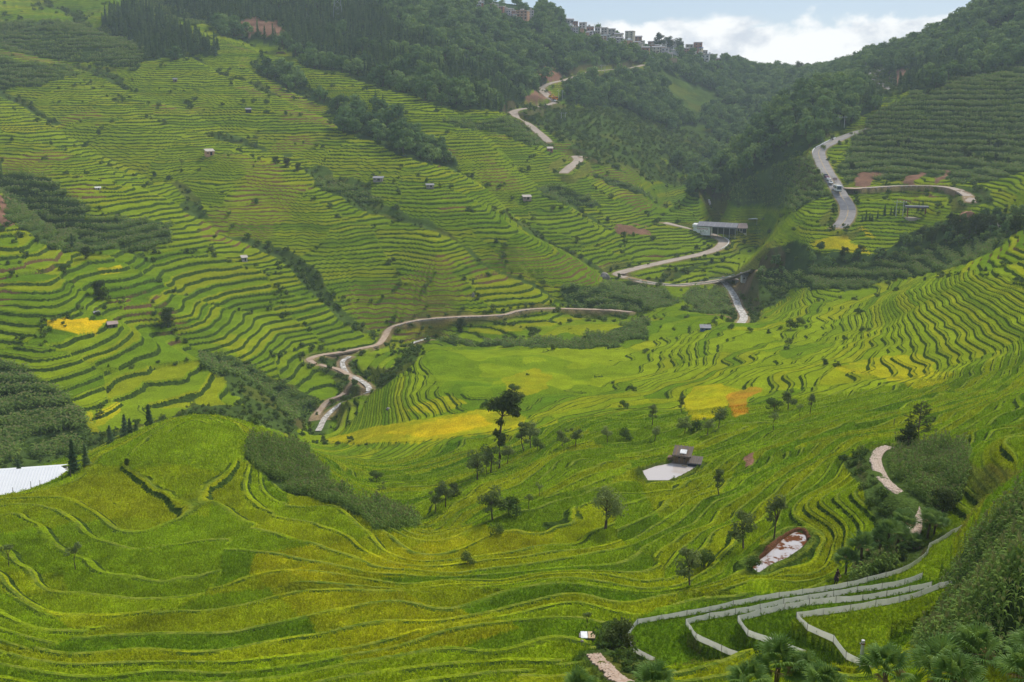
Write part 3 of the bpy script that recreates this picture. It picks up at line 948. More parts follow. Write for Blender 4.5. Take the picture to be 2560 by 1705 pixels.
# ------------------------------------------------------------------ plants: builders work on (verts, faces) lists
class MB:
    def __init__(self):
        self.V = []; self.F = []; self.M = []; self.nv = 0

    def add(self, V, F, mat=0):
        V = np.asarray(V, float)
        self.V.append(V)
        for f in F:
            self.F.append([int(i) + self.nv for i in f])
            self.M.append(mat)
        self.nv += len(V)
        return self

    def box(self, c, s, mat=0, rot=None):
        c = np.asarray(c, float); s = np.asarray(s, float) / 2
        P = np.array([(x, y, z) for x in (-1, 1) for y in (-1, 1) for z in (-1, 1)]) * s
        if rot is not None:
            P = P @ np.array(rot).T
        return self.add(P + c, [(0, 1, 3, 2), (4, 6, 7, 5), (0, 4, 5, 1), (2, 3, 7, 6), (0, 2, 6, 4), (1, 5, 7, 3)], mat)

    def tube(self, pts, radii, sides=6, mat=0, cap=True):
        pts = np.asarray(pts, float)
        n = len(pts)
        if np.isscalar(radii):
            radii = [radii] * n
        T = np.gradient(pts, axis=0)
        V = []
        for i in range(n):
            t = T[i] / (np.linalg.norm(T[i]) + 1e-9)
            a = np.cross(t, (0.0, 0.0, 1.0))
            if np.linalg.norm(a) < 1e-3:
                a = np.cross(t, (1.0, 0.0, 0.0))
            a /= np.linalg.norm(a)
            b2 = np.cross(t, a)
            for k in range(sides):
                an = 2 * math.pi * k / sides
                V.append(pts[i] + radii[i] * (math.cos(an) * a + math.sin(an) * b2))
        F = []
        for i in range(n - 1):
            for k in range(sides):
                k2 = (k + 1) % sides
                F.append((i * sides + k, i * sides + k2, (i + 1) * sides + k2, (i + 1) * sides + k))
        if cap:
            F.append(tuple(range(sides))[::-1])
            F.append(tuple((n - 1) * sides + k for k in range(sides)))
        return self.add(V, F, mat)

    def quads(self, P, mat=0):
        """P: (n,4,3)"""
        n = len(P)
        return self.add(P.reshape(-1, 3), np.arange(4 * n).reshape(n, 4), mat)

    def mesh(self, name, mats, smooth=False):
        me = bpy.data.meshes.new(name)
        me.from_pydata(np.concatenate(self.V).tolist(), [], self.F)
        for m in mats:
            me.materials.append(m)
        if len(mats) > 1:
            me.polygons.foreach_set('material_index', np.array(self.M, np.int32))
        if smooth:
            me.polygons.foreach_set('use_smooth', np.ones(len(self.F), bool))
        me.update()
        return me

    def build(self, name, mats, parent=None, smooth=False, loc=None):
        mats = mats if isinstance(mats, (list, tuple)) else [mats]
        o = bpy.data.objects.new(name, self.mesh(name, mats, smooth))
        COL.objects.link(o)
        if parent is not None:
            o.parent = parent
        if loc is not None:
            o.location = loc
        return o


def leaf_cards(C, N, size, g, aspect=1.7, spread=0.34):
    """diamond leaf sprays at C facing about N"""
    n = len(C)
    N = N / (np.linalg.norm(N, axis=1)[:, None] + 1e-9) + g.normal(0, spread, (n, 3))
    N /= np.linalg.norm(N, axis=1)[:, None] + 1e-9
    A = np.cross(N, g.normal(0, 1, (n, 3)))
    A /= np.linalg.norm(A, axis=1)[:, None] + 1e-9
    B = np.cross(N, A)
    s = size * g.uniform(0.6, 1.35, n)[:, None]
    P = np.stack([C - A * s * 0.5 * aspect, C - B * s * 0.5 + N * s * 0.12, C + A * s * 0.5 * aspect, C + B * s * 0.5 + N * s * 0.12], 1)
    return P


def foliage_mat(name, c_dark, c_mid, c_light, trans=0.25, spec=0.03, rough=0.7):
    """leaf colour varies from plant to plant and spray to spray"""
    m, n, b = new_mat(name)
    oi = n.node('ShaderNodeObjectInfo')
    g = n.node('ShaderNodeNewGeometry')
    isl = g.outputs['Random Per Island']
    f = n.math('ADD', n.math('MULTIPLY', oi.outputs['Random'], 0.72), n.math('MULTIPLY', isl, 0.28))
    c = n.mix(n.ramp(f, 0.0, 0.5, smooth=False), c_dark, c_mid)
    c = n.mix(n.ramp(f, 0.5, 1.0, smooth=False), c, c_light)
    n.l.new(c, b.inputs['Base Color'])
    b.inputs['Roughness'].default_value = rough
    b.inputs['Specular IOR Level'].default_value = spec
    if trans > 0:
        t = n.node('ShaderNodeBsdfTranslucent')
        n.l.new(n.mix(0.35, c, (0.25, 0.3, 0.02)), t.inputs[0])
        mx = n.node('ShaderNodeMixShader')
        mx.inputs[0].default_value = trans
        out = [q for q in n.n if q.type == 'OUTPUT_MATERIAL'][0]
        n.l.new(b.outputs[0], mx.inputs[1])
        n.l.new(t.outputs[0], mx.inputs[2])
        n.l.new(mx.outputs[0], out.inputs[0])
    return m


MAT['bark'] = surf('grey brown bark', (0.05, 0.035, 0.025), (0.14, 0.10, 0.075), 3.0, 0.95, 0.5, 0.05)
MAT['leaf_broad'] = foliage_mat('broadleaf leaves', (0.052, 0.108, 0.040), (0.12, 0.21, 0.062), (0.25, 0.34, 0.095), 0.3)
MAT['leaf_conifer'] = foliage_mat('conifer needles', (0.036, 0.080, 0.036), (0.085, 0.15, 0.056), (0.165, 0.24, 0.08), 0.3)
MAT['leaf_bamboo'] = foliage_mat('bamboo leaves', (0.09, 0.17, 0.045), (0.15, 0.25, 0.065), (0.23, 0.33, 0.095), 0.3)
MAT['leaf_willow'] = foliage_mat('grey green leaves', (0.10, 0.14, 0.046), (0.18, 0.225, 0.075), (0.30, 0.36, 0.115), 0.4, 0.03, 0.7)
MAT['leaf_dark'] = foliage_mat('dark glossy leaves', (0.022, 0.036, 0.012), (0.042, 0.066, 0.018), (0.09, 0.115, 0.028))
MAT['leaf_shrub'] = foliage_mat('shrub leaves', (0.045, 0.085, 0.018), (0.09, 0.15, 0.03), (0.17, 0.21, 0.045))
MAT['leaf_corn'] = foliage_mat('maize leaves', (0.10, 0.175, 0.035), (0.17, 0.265, 0.055), (0.27, 0.36, 0.075), 0.42, 0.03, 0.6)
MAT['tassel'] = surf('maize tassels', (0.24, 0.25, 0.08), (0.38, 0.36, 0.14), 9.0, 0.9, 0)
MAT['leaf_palm'] = foliage_mat('fan palm leaf', (0.07, 0.15, 0.035), (0.13, 0.24, 0.055), (0.24, 0.36, 0.10), 0.35, 0.12, 0.5)
MAT['palm_dead'] = surf('dead palm leaf', (0.20, 0.13, 0.05), (0.34, 0.25, 0.10), 5.0, 0.9, 0)
MAT['palm_fibre'] = surf('palm trunk fibre', (0.05, 0.035, 0.022), (0.12, 0.085, 0.055), 8.0, 0.95, 0.6, 0.03)


def crown_lobes(g, H, wid, base, nl):
    L = []
    for i in range(nl):
        a = g.uniform(0, 2 * math.pi)
        rr = wid * 0.5 * math.sqrt(g.uniform(0.02, 0.75))
        z = base + (H - base) * g.uniform(0.12, 0.86)
        taper = 1 - 0.55 * ((z - base) / (H - base)) ** 2
        rad = wid * g.uniform(0.17, 0.30)
        L.append((rr * taper * math.cos(a), rr * taper * math.sin(a), min(z, H - rad * 0.7), rad, rad * g.uniform(0.6, 0.9)))
    return L


def broad_tree(seed, H, wid, base, nl, nleaf, lsize, mb_trunk, mb_crown, tr=None, lean=0.0, shell=0.45):
    g = np.random.default_rng(seed)
    L = crown_lobes(g, H, wid, base, nl)
    tr = tr or H * 0.022
    top = np.array((lean * H + g.normal(0, 0.04) * H, g.normal(0, 0.04) * H, base + (H - base) * 0.55))
    mid = top * 0.5 + np.array((g.normal(0, 0.03) * H, g.normal(0, 0.03) * H, 0))
    trunk = np.array([(0, 0, -0.3), (0, 0, 0.02 * H), mid * 0.6, mid, top * 0.8, top])
    mb_trunk.tube(trunk, [tr * 1.5, tr * 1.15, tr, tr * 0.8, tr * 0.5, tr * 0.3], 7)
    for (x, y, z, r1, r2) in L:
        x += lean * H * 0.6
        st = trunk[3] + (trunk[5] - trunk[3]) * g.uniform(0, 0.7)
        en = np.array((x, y, z))
        md = (st + en) / 2 + np.array((0, 0, -0.02 * H))
        mb_trunk.tube([st, md, en], [tr * 0.45, tr * 0.3, tr * 0.12], 5, cap=False)
        k = max(4, int(nleaf * (r1 ** 2) / sum(q[3] ** 2 for q in L)))
        D = g.normal(0, 1, (k, 3)); D /= np.linalg.norm(D, axis=1)[:, None]
        rad = (1 - shell * g.uniform(0, 1, k) ** 1.6)[:, None]
        C = en + D * rad * np.array((r1, r1, r2)) * (1 + g.normal(0, 0.10, (k, 1)))
        mb_crown.quads(leaf_cards(C, D + np.array((0, 0, 0.5)), lsize, g), 1 if mb_crown is mb_trunk else 0)


def conifer_tree(seed, H, wid, nleaf, lsize, mb_trunk, mb_crown, skirt=0.08):
    g = np.random.default_rng(seed)
    mb_trunk.tube([(0, 0, -0.3), (0, 0, H * 0.5), (0, 0, H * 0.98)], [H * 0.018, H * 0.012, H * 0.002], 6)
    t = g.uniform(0, 1, nleaf) ** 0.75
    z = H * (skirt + (1 - skirt) * (1 - t))
    lay = 0.72 + 0.28 * np.sin(z / H * 42 + g.uniform(0, 6))
    R_ = wid * 0.5 * (t ** 0.85 + 0.04) * lay * g.uniform(0.35, 1.05, nleaf) * (1 + 0.25 * np.sin(g.uniform(0, 6.28, nleaf)))
    a = g.uniform(0, 2 * math.pi, nleaf)
    C = np.stack([R_ * np.cos(a), R_ * np.sin(a), z - R_ * 0.25], 1)
    N = np.stack([np.cos(a) * 0.5, np.sin(a) * 0.5, np.full(nleaf, 0.8)], 1)
    mb_crown.quads(leaf_cards(C, N, lsize, g, 1.9), 1 if mb_crown is mb_trunk else 0)


def bamboo_clump(seed, H, wid, nculm, mb_trunk, mb_crown, per=26, lsize=0.8):
    g = np.random.default_rng(seed)
    for i in range(nculm):
        a = g.uniform(0, 2 * math.pi); out = wid * 0.5 * g.uniform(0.25, 1.0); h = H * g.uniform(0.7, 1.0)
        tt = np.linspace(0, 1, 7)
        pts = np.stack([math.cos(a) * out * (0.15 + tt ** 2.2), math.sin(a) * out * (0.15 + tt ** 2.2), h * (tt - 0.22 * tt ** 4)], 1)
        mb_trunk.tube(pts, list(np.linspace(0.07, 0.015, 7)), 4, cap=False)
        q = g.uniform(0.3, 1.0, per) ** 0.8
        C = np.stack([np.interp(q, tt, pts[:, k]) for k in range(3)], 1) + g.normal(0, 0.05 * H, (per, 3)) * (0.4 + q[:, None] * 0.6)
        N = np.stack([np.full(per, math.cos(a)), np.full(per, math.sin(a)), np.full(per, 0.9)], 1)
        mb_crown.quads(leaf_cards(C, N, lsize, g, 2.6), 1 if mb_crown is mb_trunk else 0)


def corn_plant(seed):
    g = np.random.default_rng(seed)
    mb = MB()
    H = 2.1 * g.uniform(0.9, 1.1)
    mb.tube([(0, 0, 0), (0.02, 0, H * 0.95)], [0.022, 0.012], 4, 0, cap=False)
    for i in range(9):
        a = i * 2.6 + g.uniform(-0.4, 0.4)
        z0 = H * (0.15 + 0.75 * i / 9)
        Ln = 0.75 * g.uniform(0.8, 1.15) * (1 - 0.3 * abs(i / 9 - 0.5))
        d = np.array((math.cos(a), math.sin(a), 0)); sdv = np.array((-math.sin(a), math.cos(a), 0))
        P = [np.array((0, 0, z0)), d * Ln * 0.4 + (0, 0, z0 + 0.30), d * Ln * 0.75 + (0, 0, z0 + 0.26), d * Ln + (0, 0, z0 - 0.08)]
        Wd = [0.045, 0.085, 0.07, 0.006]
        V = []
        for p, w_ in zip(P, Wd):
            V += [p - sdv * w_, p + sdv * w_]
        mb.add(V, [(0, 1, 3, 2), (2, 3, 5, 4), (4, 5, 7, 6)], 0)
    for i in range(6):
        a = i * 1.05
        mb.tube([(0, 0, H * 0.93), (0.13 * math.cos(a), 0.13 * math.sin(a), H + 0.20)], [0.032, 0.022], 3, 1, cap=False)
    return mb


def rice_tuft(seed, h=0.62, nb=11, spread=0.24, wd=0.02):
    g = np.random.default_rng(seed)
    mb = MB()
    for i in range(nb):
        a = g.uniform(0, 2 * math.pi); out = spread * g.uniform(0.3, 1.1); hh = h * g.uniform(0.7, 1.08)
        d = np.array((math.cos(a), math.sin(a), 0)); sdv = np.array((-math.sin(a), math.cos(a), 0)) * wd
        r0 = d * 0.05
        p1 = r0 + d * out * 0.45 + (0, 0, hh * 0.75); p2 = r0 + d * out + (0, 0, hh); p3 = r0 + d * out * 1.55 + (0, 0, hh * 0.86)
        mb.add([r0 - sdv, r0 + sdv, p1 + sdv, p1 - sdv, p2 + sdv * 1.3, p2 - sdv * 1.3, p3], [(0, 1, 2, 3), (3, 2, 4, 5), (5, 4, 6)], 0)
    return mb


def shrub_mb(seed, H=1.6, wid=2.2, nleaf=160, lsize=0.28):
    mb = MB()
    broad_tree(seed, H, wid, H * 0.08, 7, nleaf, lsize, mb, mb, H * 0.02, 0, 0.6)
    return mb


def variant(name, mb, mats):
    return bpy.data.objects.new(name, mb.mesh(name, mats))      # source for scattering only, not linked to the scene


def scatter(name, P, scale, variants, tilt=0.06, tint=None, label=None, cat=None):
    """one object of uncountable plants: points with an instancing node group"""
    P = np.asarray(P, np.float32)
    n_ = len(P)
    me = bpy.data.meshes.new(name)
    me.vertices.add(n_)
    me.vertices.foreach_set('co', P.ravel())
    rot = np.stack([rng.normal(0, tilt, n_), rng.normal(0, tilt, n_), rng.uniform(0, 6.283, n_)], 1).astype(np.float32)
    a = me.attributes.new('turn', 'FLOAT_VECTOR', 'POINT'); a.data.foreach_set('vector', rot.ravel())
    sv = np.asarray(scale, np.float32)
    if sv.ndim == 1:
        sv = np.repeat(sv[:, None], 3, 1) * np.stack([np.ones(n_), np.ones(n_), rng.uniform(0.85, 1.15, n_)], 1)
    a = me.attributes.new('size', 'FLOAT_VECTOR', 'POINT'); a.data.foreach_set('vector', sv.astype(np.float32).ravel())
    a = me.attributes.new('which', 'INT', 'POINT'); a.data.foreach_set('value', rng.integers(0, len(variants), n_).astype(np.int32))
    if tint is not None:
        rgba = np.ones((n_, 4), np.float32); rgba[:, :3] = tint
        a = me.attributes.new('tint', 'FLOAT_COLOR', 'POINT'); a.data.foreach_set('color', rgba.ravel())
    me.update()
    o = bpy.data.objects.new(name, me)
    COL.objects.link(o)
    ng = bpy.data.node_groups.new(name + ' scatter', 'GeometryNodeTree')
    ng.interface.new_socket('Geometry', in_out='INPUT', socket_type='NodeSocketGeometry')
    ng.interface.new_socket('Geometry', in_out='OUTPUT', socket_type='NodeSocketGeometry')
    t = NT(ng)
    gi = t.node('NodeGroupInput'); go = t.node('NodeGroupOutput')
    iop = t.node('GeometryNodeInstanceOnPoints')
    j = t.node('GeometryNodeJoinGeometry')
    for vobj in variants[::-1]:
        oi = t.node('GeometryNodeObjectInfo'); oi.inputs['Object'].default_value = vobj; oi.inputs['As Instance'].default_value = True
        t.l.new(oi.outputs['Geometry'], j.inputs[0])
    def nattr(nm, dt):
        q = t.node('GeometryNodeInputNamedAttribute', data_type=dt); q.inputs['Name'].default_value = nm
        return [s_ for s_ in q.outputs if s_.enabled and s_.name == 'Attribute'][0]
    t.l.new(gi.outputs[0], iop.inputs['Points'])
    t.l.new(j.outputs[0], iop.inputs['Instance'])
    iop.inputs['Pick Instance'].default_value = True
    t.l.new(nattr('which', 'INT'), iop.inputs['Instance Index'])
    t.l.new(nattr('turn', 'FLOAT_VECTOR'), iop.inputs['Rotation'])
    t.l.new(nattr('size', 'FLOAT_VECTOR'), iop.inputs['Scale'])
    t.l.new(iop.outputs[0], go.inputs[0])
    md = o.modifiers.new('scatter', 'NODES'); md.node_group = ng
    o['kind'] = 'stuff'
    if label:
        o['label'] = label
    return o


def idx_at(x, y):
    iu = np.clip(np.round(np.interp(x / y, gU, np.arange(len(gU)))).astype(int), 0, len(gU) - 1)
    iy = np.clip(np.round(np.interp(y, gY, np.arange(len(gY)))).astype(int), 0, len(gY) - 1)
    return iy, iu


def lattice(spacing, ylo, yhi, umax=0.64, jit=0.8):
    """jittered points over the wedge of land in view"""
    ys = np.arange(ylo, yhi, spacing)
    P = []
    for y in ys:
        xs = np.arange(-umax * y, umax * y, spacing)
        P.append(np.stack([xs, np.full(len(xs), y)], 1))
    P = np.concatenate(P)
    return P + rng.uniform(-0.5, 0.5, P.shape) * jit * spacing


# which grid points can be seen at all from about the camera (running maximum of dip along each bearing, with a margin)
dip = Zf / GY
runmax = np.maximum.accumulate(dip, axis=0)
seen = dip + (9.0 / GY) >= runmax
shade_free = seen

# the village on the ridge: left, right, top, base of each house as sighted, wall, storeys, roof, description
VILLAGE = [
    (1199, 1212, 0, 8, 'plaster', 1, 'flat', 'small whitewashed house highest on the wooded ridge'),
    (1222, 1237, 7, 18, 'brick', 1, 'flat', 'red brick cube house near the top of the upper hamlet'),
    (1237, 1246, 8, 19, 'render', 1, 'slope', 'little grey house beside the red brick cube house'),
    (1245, 1259, 13, 29, 'brick', 2, 'flat', 'narrow two storey brick house in the upper hamlet'),
    (1259, 1270, 17, 30, 'render', 2, 'flat', 'grey rendered house squeezed between brick houses of the upper hamlet'),
    (1268, 1281, 19, 29, 'render', 1, 'slope', 'low grey house with dark sloping roof above the brick end wall'),
    (1275, 1289, 24, 38, 'brick', 2, 'flat', 'brick house with blank end wall in the upper hamlet'),
    (1288, 1321, 23, 47, 'orange', 3, 'terrace', 'long orange house with stacked balconies in the upper hamlet'),
    (1319, 1336, 22, 44, 'lilac', 3, 'flat', 'tall pale grey block with small square windows by the orange house'),
    (1415, 1436, 45, 58, 'render', 1, 'slope', 'grey roofed house at the upper end of the ridge row'),
    (1432, 1446, 51, 64, 'brick', 2, 'flat', 'brick house second along the ridge row from the bamboo'),
    (1446, 1465, 54, 68, 'plaster', 2, 'flat', 'house with pale roof edge and water tank on the ridge row'),
    (1465, 1486, 64, 78, 'brick', 1, 'flat', 'long low brick house on the ridge row'),
    (1486, 1501, 65, 84, 'render', 2, 'flat', 'grey two storey house right of the long low brick house'),
    (1501, 1519, 66, 86, 'render', 3, 'flat', 'tall grey house above the white striped house'),
    (1504, 1527, 84, 99, 'plaster', 2, 'terrace', 'white house with two open galleries below the ridge row'),
    (1518, 1539, 68, 86, 'render', 2, 'slope', 'grey house with sloping sheet roof in the ridge row'),
    (1535, 1557, 81, 96, 'cream', 1, 'slope', 'low cream house with dark roof left of the four storey block'),
    (1538, 1560, 91, 106, 'lilac', 2, 'slope', 'lilac grey house under the low cream house'),
    (1560, 1585, 74, 99, 'cream', 4, 'flat', 'cream four storey block with rows of windows on the ridge'),
    (1559, 1583, 97, 112, 'orange', 1, 'bright', 'house with bright white roof slab below the four storey block'),
    (1584, 1606, 86, 101, 'brick', 2, 'slope', 'brick house right of the cream four storey block'),
    (1619, 1633, 92, 101, 'brick', 1, 'slope', 'lone small brick house in the gap of the ridge row'),
    (1635, 1647, 85, 101, 'plaster', 2, 'flat', 'narrow pale house under the big ridge trees'),
    (1644, 1666, 89, 108, 'render', 2, 'slope', 'grey house with long porch roof under the big ridge trees'),
    (1665, 1692, 89, 115, 'render', 3, 'flat', 'square grey three storey house right of the porch house'),
    (1602, 1625, 115, 128, 'brick', 1, 'slope', 'low tin roofed house at the lower edge of the village'),
    (1629, 1652, 114, 130, 'cream', 2, 'slope', 'cream house in the middle of the lower village terrace'),
    (1651, 1673, 116, 135, 'lilac', 2, 'flat', 'pale lilac house above the tan earth terrace'),
    (1668, 1682, 130, 142, 'render', 1, 'slope', 'small grey shed at the end of the tan earth terrace'),
    (1713, 1734, 99, 122, 'cream', 3, 'terrace', 'cream house with balconies left of the brick tower house'),
    (1734, 1757, 87, 121, 'brick', 4, 'flat', 'tall brick tower house, highest of the right hand cluster'),
    (1738, 1756, 103, 123, 'yellow', 2, 'blue', 'pale yellow house with bright blue roof before the brick tower'),
    (1757, 1770, 101, 120, 'render', 2, 'flat', 'grey house just right of the brick tower house'),
    (1769, 1784, 108, 122, 'plaster', 2, 'slope', 'stepped white house at the right end of the village cluster'),
    (1794, 1818, 122, 133, 'brick', 1, 'slope', 'low orange brick house last on the ridge before the woods'),
    (1752, 1774, 133, 150, 'plaster', 2, 'flat', 'half built pale house alone among the trees below the village'),
]

vr_ = np.random.default_rng(23)
for k_ in range(30):                                        # the small houses crowded between the larger ones
    if k_ < 7:
        x_ = vr_.uniform(1195, 1335); b_ = np.interp(x_, [1195, 1336], [8, 46])
    else:
        x_ = vr_.uniform(1412, 1800); b_ = np.interp(x_, [1412, 1480, 1600, 1690, 1800], [58, 84, 112, 124, 134])
    b_ += vr_.uniform(-2, 12); w_ = vr_.uniform(9, 17); h_ = vr_.uniform(8, 15)
    VILLAGE.append((x_ - w_ / 2, x_ + w_ / 2, b_ - h_, b_, ('plaster', 'cream', 'orange', 'brick', 'lilac')[k_ % 5], 1 if h_ < 11 else 2, ('flat', 'slope', 'slope', 'bright')[k_ % 4], 'small pale or reddish house wedged into the ridge village'))

# forest
mats_b = [MAT['bark'], MAT['leaf_broad']]
VB, VC, VBam = [], [], []
for s_ in range(5):
    mb = MB(); broad_tree(100 + s_, 9.5, 8.0, 1.6, 9, 420, 0.85, mb, mb); VB.append(variant('broadleaf tree %d' % s_, mb, mats_b))
for s_ in range(4):
    mb = MB(); conifer_tree(140 + s_, 12.0, 3.6, 260, 0.75, mb, mb); VC.append(variant('conifer %d' % s_, mb, [MAT['bark'], MAT['leaf_conifer']]))
for s_ in range(3):
    mb = MB(); bamboo_clump(170 + s_, 12.0, 9.0, 13, mb, mb); VBam.append(variant('bamboo %d' % s_, mb, [MAT['bark'], MAT['leaf_bamboo']]))
P = lattice(4.6, 330, 1420)
iy, iu = idx_at(P[:, 0], P[:, 1])
ok = (kind[iy, iu] == WOOD) & seen[iy, iu] & (cut[iy, iu] > 2.5)
P = P[ok]; iy = iy[ok]; iu = iu[ok]
Pz = ground(P[:, 0], P[:, 1], Zf) - 0.2
P3 = np.column_stack([P, Pz])
px_, py_ = project(P3[:, 0], P3[:, 1], P3[:, 2])
species = fbm(P[:, 0] / 60, P[:, 1] / 60, 201, 3)
con_zone = inside(px_, py_, [(330, -50), (900, -50), (1000, 90), (1180, 160), (1330, 230), (1300, 280), (1100, 270), (700, 110), (400, 30)]) | inside(px_, py_, [(230, 65), (320, 5), (560, 125), (560, 150), (300, 150)]) | inside(px_, py_, [(2150, 250), (2230, 190), (2400, 150), (2420, 190), (2250, 240), (2150, 290)])
cz = con_zone & ((species > -0.02) | inside(px_, py_, [(230, 65), (320, 5), (560, 125), (560, 150), (300, 150)]))
bam = (~cz) & (species > 0.27) & (P[:, 1] > 560)
bro = ~(cz | bam)
clear_ = np.zeros(len(P), bool)
for x0, x1, y0, y1, *_ in VILLAGE:
    clear_ |= (px_ > x0 - 4) & (px_ < x1 + 4) & (py_ > y0 - 8) & (py_ < y1 + 24) & (P[:, 1] > 850) & (rng.uniform(0, 1, len(P)) < 0.86)
    clear_ |= (px_ > x0 - 4) & (px_ < x1 + 4) & (py_ < y0 + 8) & (py_ > y0 - 10) & (rng.uniform(0, 1, len(P)) < 0.6)
for nm_ in ('hill_road', 'forest_road', 'main_road', 'slope_road'):
    lx, ly = project(*LINES[nm_][1].T)
    for a_, b_ in zip(lx, ly):
        fr_ = nm_ == 'forest_road'
        clear_ |= (np.abs(px_ - a_) < (14 if fr_ else 10)) & (py_ > b_ - 1) & (py_ < b_ + (34 if fr_ else 22)) & (rng.uniform(0, 1, len(P)) < (1.0 if fr_ else 0.85))
spread_ok = ~clear_ & (rng.uniform(0, 1, len(P)) < np.where(bam, 0.3, np.where(bro, 0.46, 1.0)))
small = np.where(P[:, 1] < 520, 0.42, 1.0)
for nm, sel, VV, lo, hi in (('conifer_forest', cz, VC, 0.45, 1.0), ('broadleaf_forest', bro, VB, 0.55, 1.5), ('bamboo_thicket', bam, VBam, 0.55, 0.95)):
    q = sel & spread_ok
    scatter(nm, P3[q], rng.uniform(lo, hi, q.sum()) * small[q], VV, 0.05)
    pass

# maize
VCorn = [variant('maize %d' % s_, corn_plant(300 + s_), [MAT['leaf_corn'], MAT['tassel']]) for s_ in range(4)]
def corn_points(sp, lo, hi):
    P = lattice(sp, lo, hi)
    iy, iu = idx_at(P[:, 0], P[:, 1])
    ok = (kind[iy, iu] == CORN) & seen[iy, iu] & (cut[iy, iu] > 0.8) & ((fr[iy, iu] < 1 - rf[iy, iu]) | (P[:, 1] < 180))
    P = P[ok]
    P = P[fbm(P[:, 0] / 7, P[:, 1] / 7, 211, 3) > -0.38]
    return np.column_stack([P, ground(P[:, 0], P[:, 1], Zf) - 0.03])
A = corn_points(0.55, 44, 180); B = corn_points(1.15, 180, 420); C = corn_points(1.5, 420, 900)
Pc = np.vstack([A, B, C])
sc_ = np.concatenate([rng.uniform(0.6, 1.0, len(A)), rng.uniform(1.2, 1.6, len(B)), rng.uniform(1.1, 1.6, len(C))])
sc_ = sc_ * (0.95 + 0.45 * fbm(Pc[:, 0] / 5, Pc[:, 1] / 5, 213, 3))
sz = np.column_stack([sc_ * np.concatenate([np.ones(len(A)), np.full(len(B), 1.5), np.full(len(C), 2.0)])] * 2 + [np.concatenate([sc_[:len(A)], sc_[len(A):] * 0.72])])
scatter('maize_crop', Pc, sz, VCorn, 0.08)

# scrub
VS = [variant('shrub %d' % s_, shrub_mb(330 + s_), [MAT['bark'], MAT['leaf_shrub']]) for s_ in range(5)]
P = np.vstack([lattice(1.5, 46, 160), lattice(2.6, 160, 420), lattice(4.2, 420, 900)])
iy, iu = idx_at(P[:, 0], P[:, 1])
ok = (kind[iy, iu] == SCRUB) & seen[iy, iu] & (cut[iy, iu] > 0.7) & (rng.uniform(0, 1, len(P)) < 0.75)
edge = (kind[iy, iu] == RICE) & (np.abs(cborder[iy, iu]) < 1.6) & (P[:, 1] > 240) & seen[iy, iu] & (rng.uniform(0, 1, len(P)) < np.where(shelf[iy, iu], 0.10, 0.32))
woodedge = (kind[iy, iu] == WOOD) & seen[iy, iu] & (rng.uniform(0, 1, len(P)) < 0.5)
verge_ = (cut[iy, iu] > 0.8) & (cut[iy, iu] < 3.5) & seen[iy, iu] & (P[:, 1] > 240) & (kind[iy, iu] != SOIL) & (rng.uniform(0, 1, len(P)) < 0.45)
ok |= edge | woodedge | verge_
P = P[ok]
P3 = np.column_stack([P, ground(P[:, 0], P[:, 1], Zf) - 0.05])
base_s = np.interp(P[:, 1], [50, 160, 420, 900], [0.5, 0.7, 1.25, 1.9])
scatter('undergrowth', P3, base_s * rng.uniform(0.45, 1.2, len(P)), VS, 0.12)

# rice
m, n, b = new_mat('rice plants')
tint = n.attr('tint', 'INSTANCER').outputs['Color']
isl = n.node('ShaderNodeNewGeometry').outputs['Random Per Island']
sclv = n.node('ShaderNodeVectorMath', operation='SCALE')
n.l.new(tint, sclv.inputs[0])
n.l.new(n.ramp(isl, 0, 1, 0.75, 1.35, smooth=False), sclv.inputs['Scale'])
n.l.new(sclv.outputs[0], b.inputs['Base Color'])
b.inputs['Roughness'].default_value = 0.75
b.inputs['Specular IOR Level'].default_value = 0.0
tr_ = n.node('ShaderNodeBsdfTranslucent'); n.l.new(sclv.outputs[0], tr_.inputs[0])
mx_ = n.node('ShaderNodeMixShader'); mx_.inputs[0].default_value = 0.35
n.l.new(b.outputs[0], mx_.inputs[1]); n.l.new(tr_.outputs[0], mx_.inputs[2])
n.l.new(mx_.outputs[0], [q for q in n.n if q.type == 'OUTPUT_MATERIAL'][0].inputs[0])
MAT['rice'] = m
VR = [variant('rice %d' % s_, rice_tuft(360 + s_), [MAT['rice']]) for s_ in range(4)]
P = np.vstack([lattice(0.30, 46, 125, 0.62), lattice(0.42, 125, 215, 0.6)])
iy, iu = idx_at(P[:, 0], P[:, 1])
f_ = fr[iy, iu]; r_ = rf[iy, iu]
ok = (kind[iy, iu] == RICE) & seen[iy, iu] & (cut[iy, iu] > 0.5) & (fenced[iy, iu] | (amount[iy, iu] < 0.1) | ((f_ < 1 - r_) & (f_ > 2.2 * bw[iy, iu])))
P = P[ok]; iy = iy[ok]; iu = iu[ok]
rs = np.interp(P[:, 1], [50, 125, 126, 200], [0.8, 0.85, 1.05, 1.1])
P3 = np.column_stack([P, ground(P[:, 0], P[:, 1], Zf) - 0.36 * rs])
scatter('rice_crop', P3, rs * rng.uniform(0.8, 1.15, len(P)), VR, 0.12, col[iy, iu] * rng.uniform(1.35, 1.8, (len(P), 1)))


# ================================================================== things
def empty(name, loc, rz=0.0):
    o = bpy.data.objects.new(name, None)
    o.empty_display_size = 0.5
    COL.objects.link(o)
    o.location = tuple(float(v) for v in loc)
    o.rotation_euler = (0, 0, rz)
    return o


def place(px, py, ymin=12.0, ymax=1900.0):
    """point on the finished land, metres per sighted pixel there, bearing"""
    p = pick(px, py, Zf, ymin, ymax)
    mpp = (p[1] * CP - p[2] * SP) / FPX
    return p, mpp, -math.atan2(p[0], p[1])


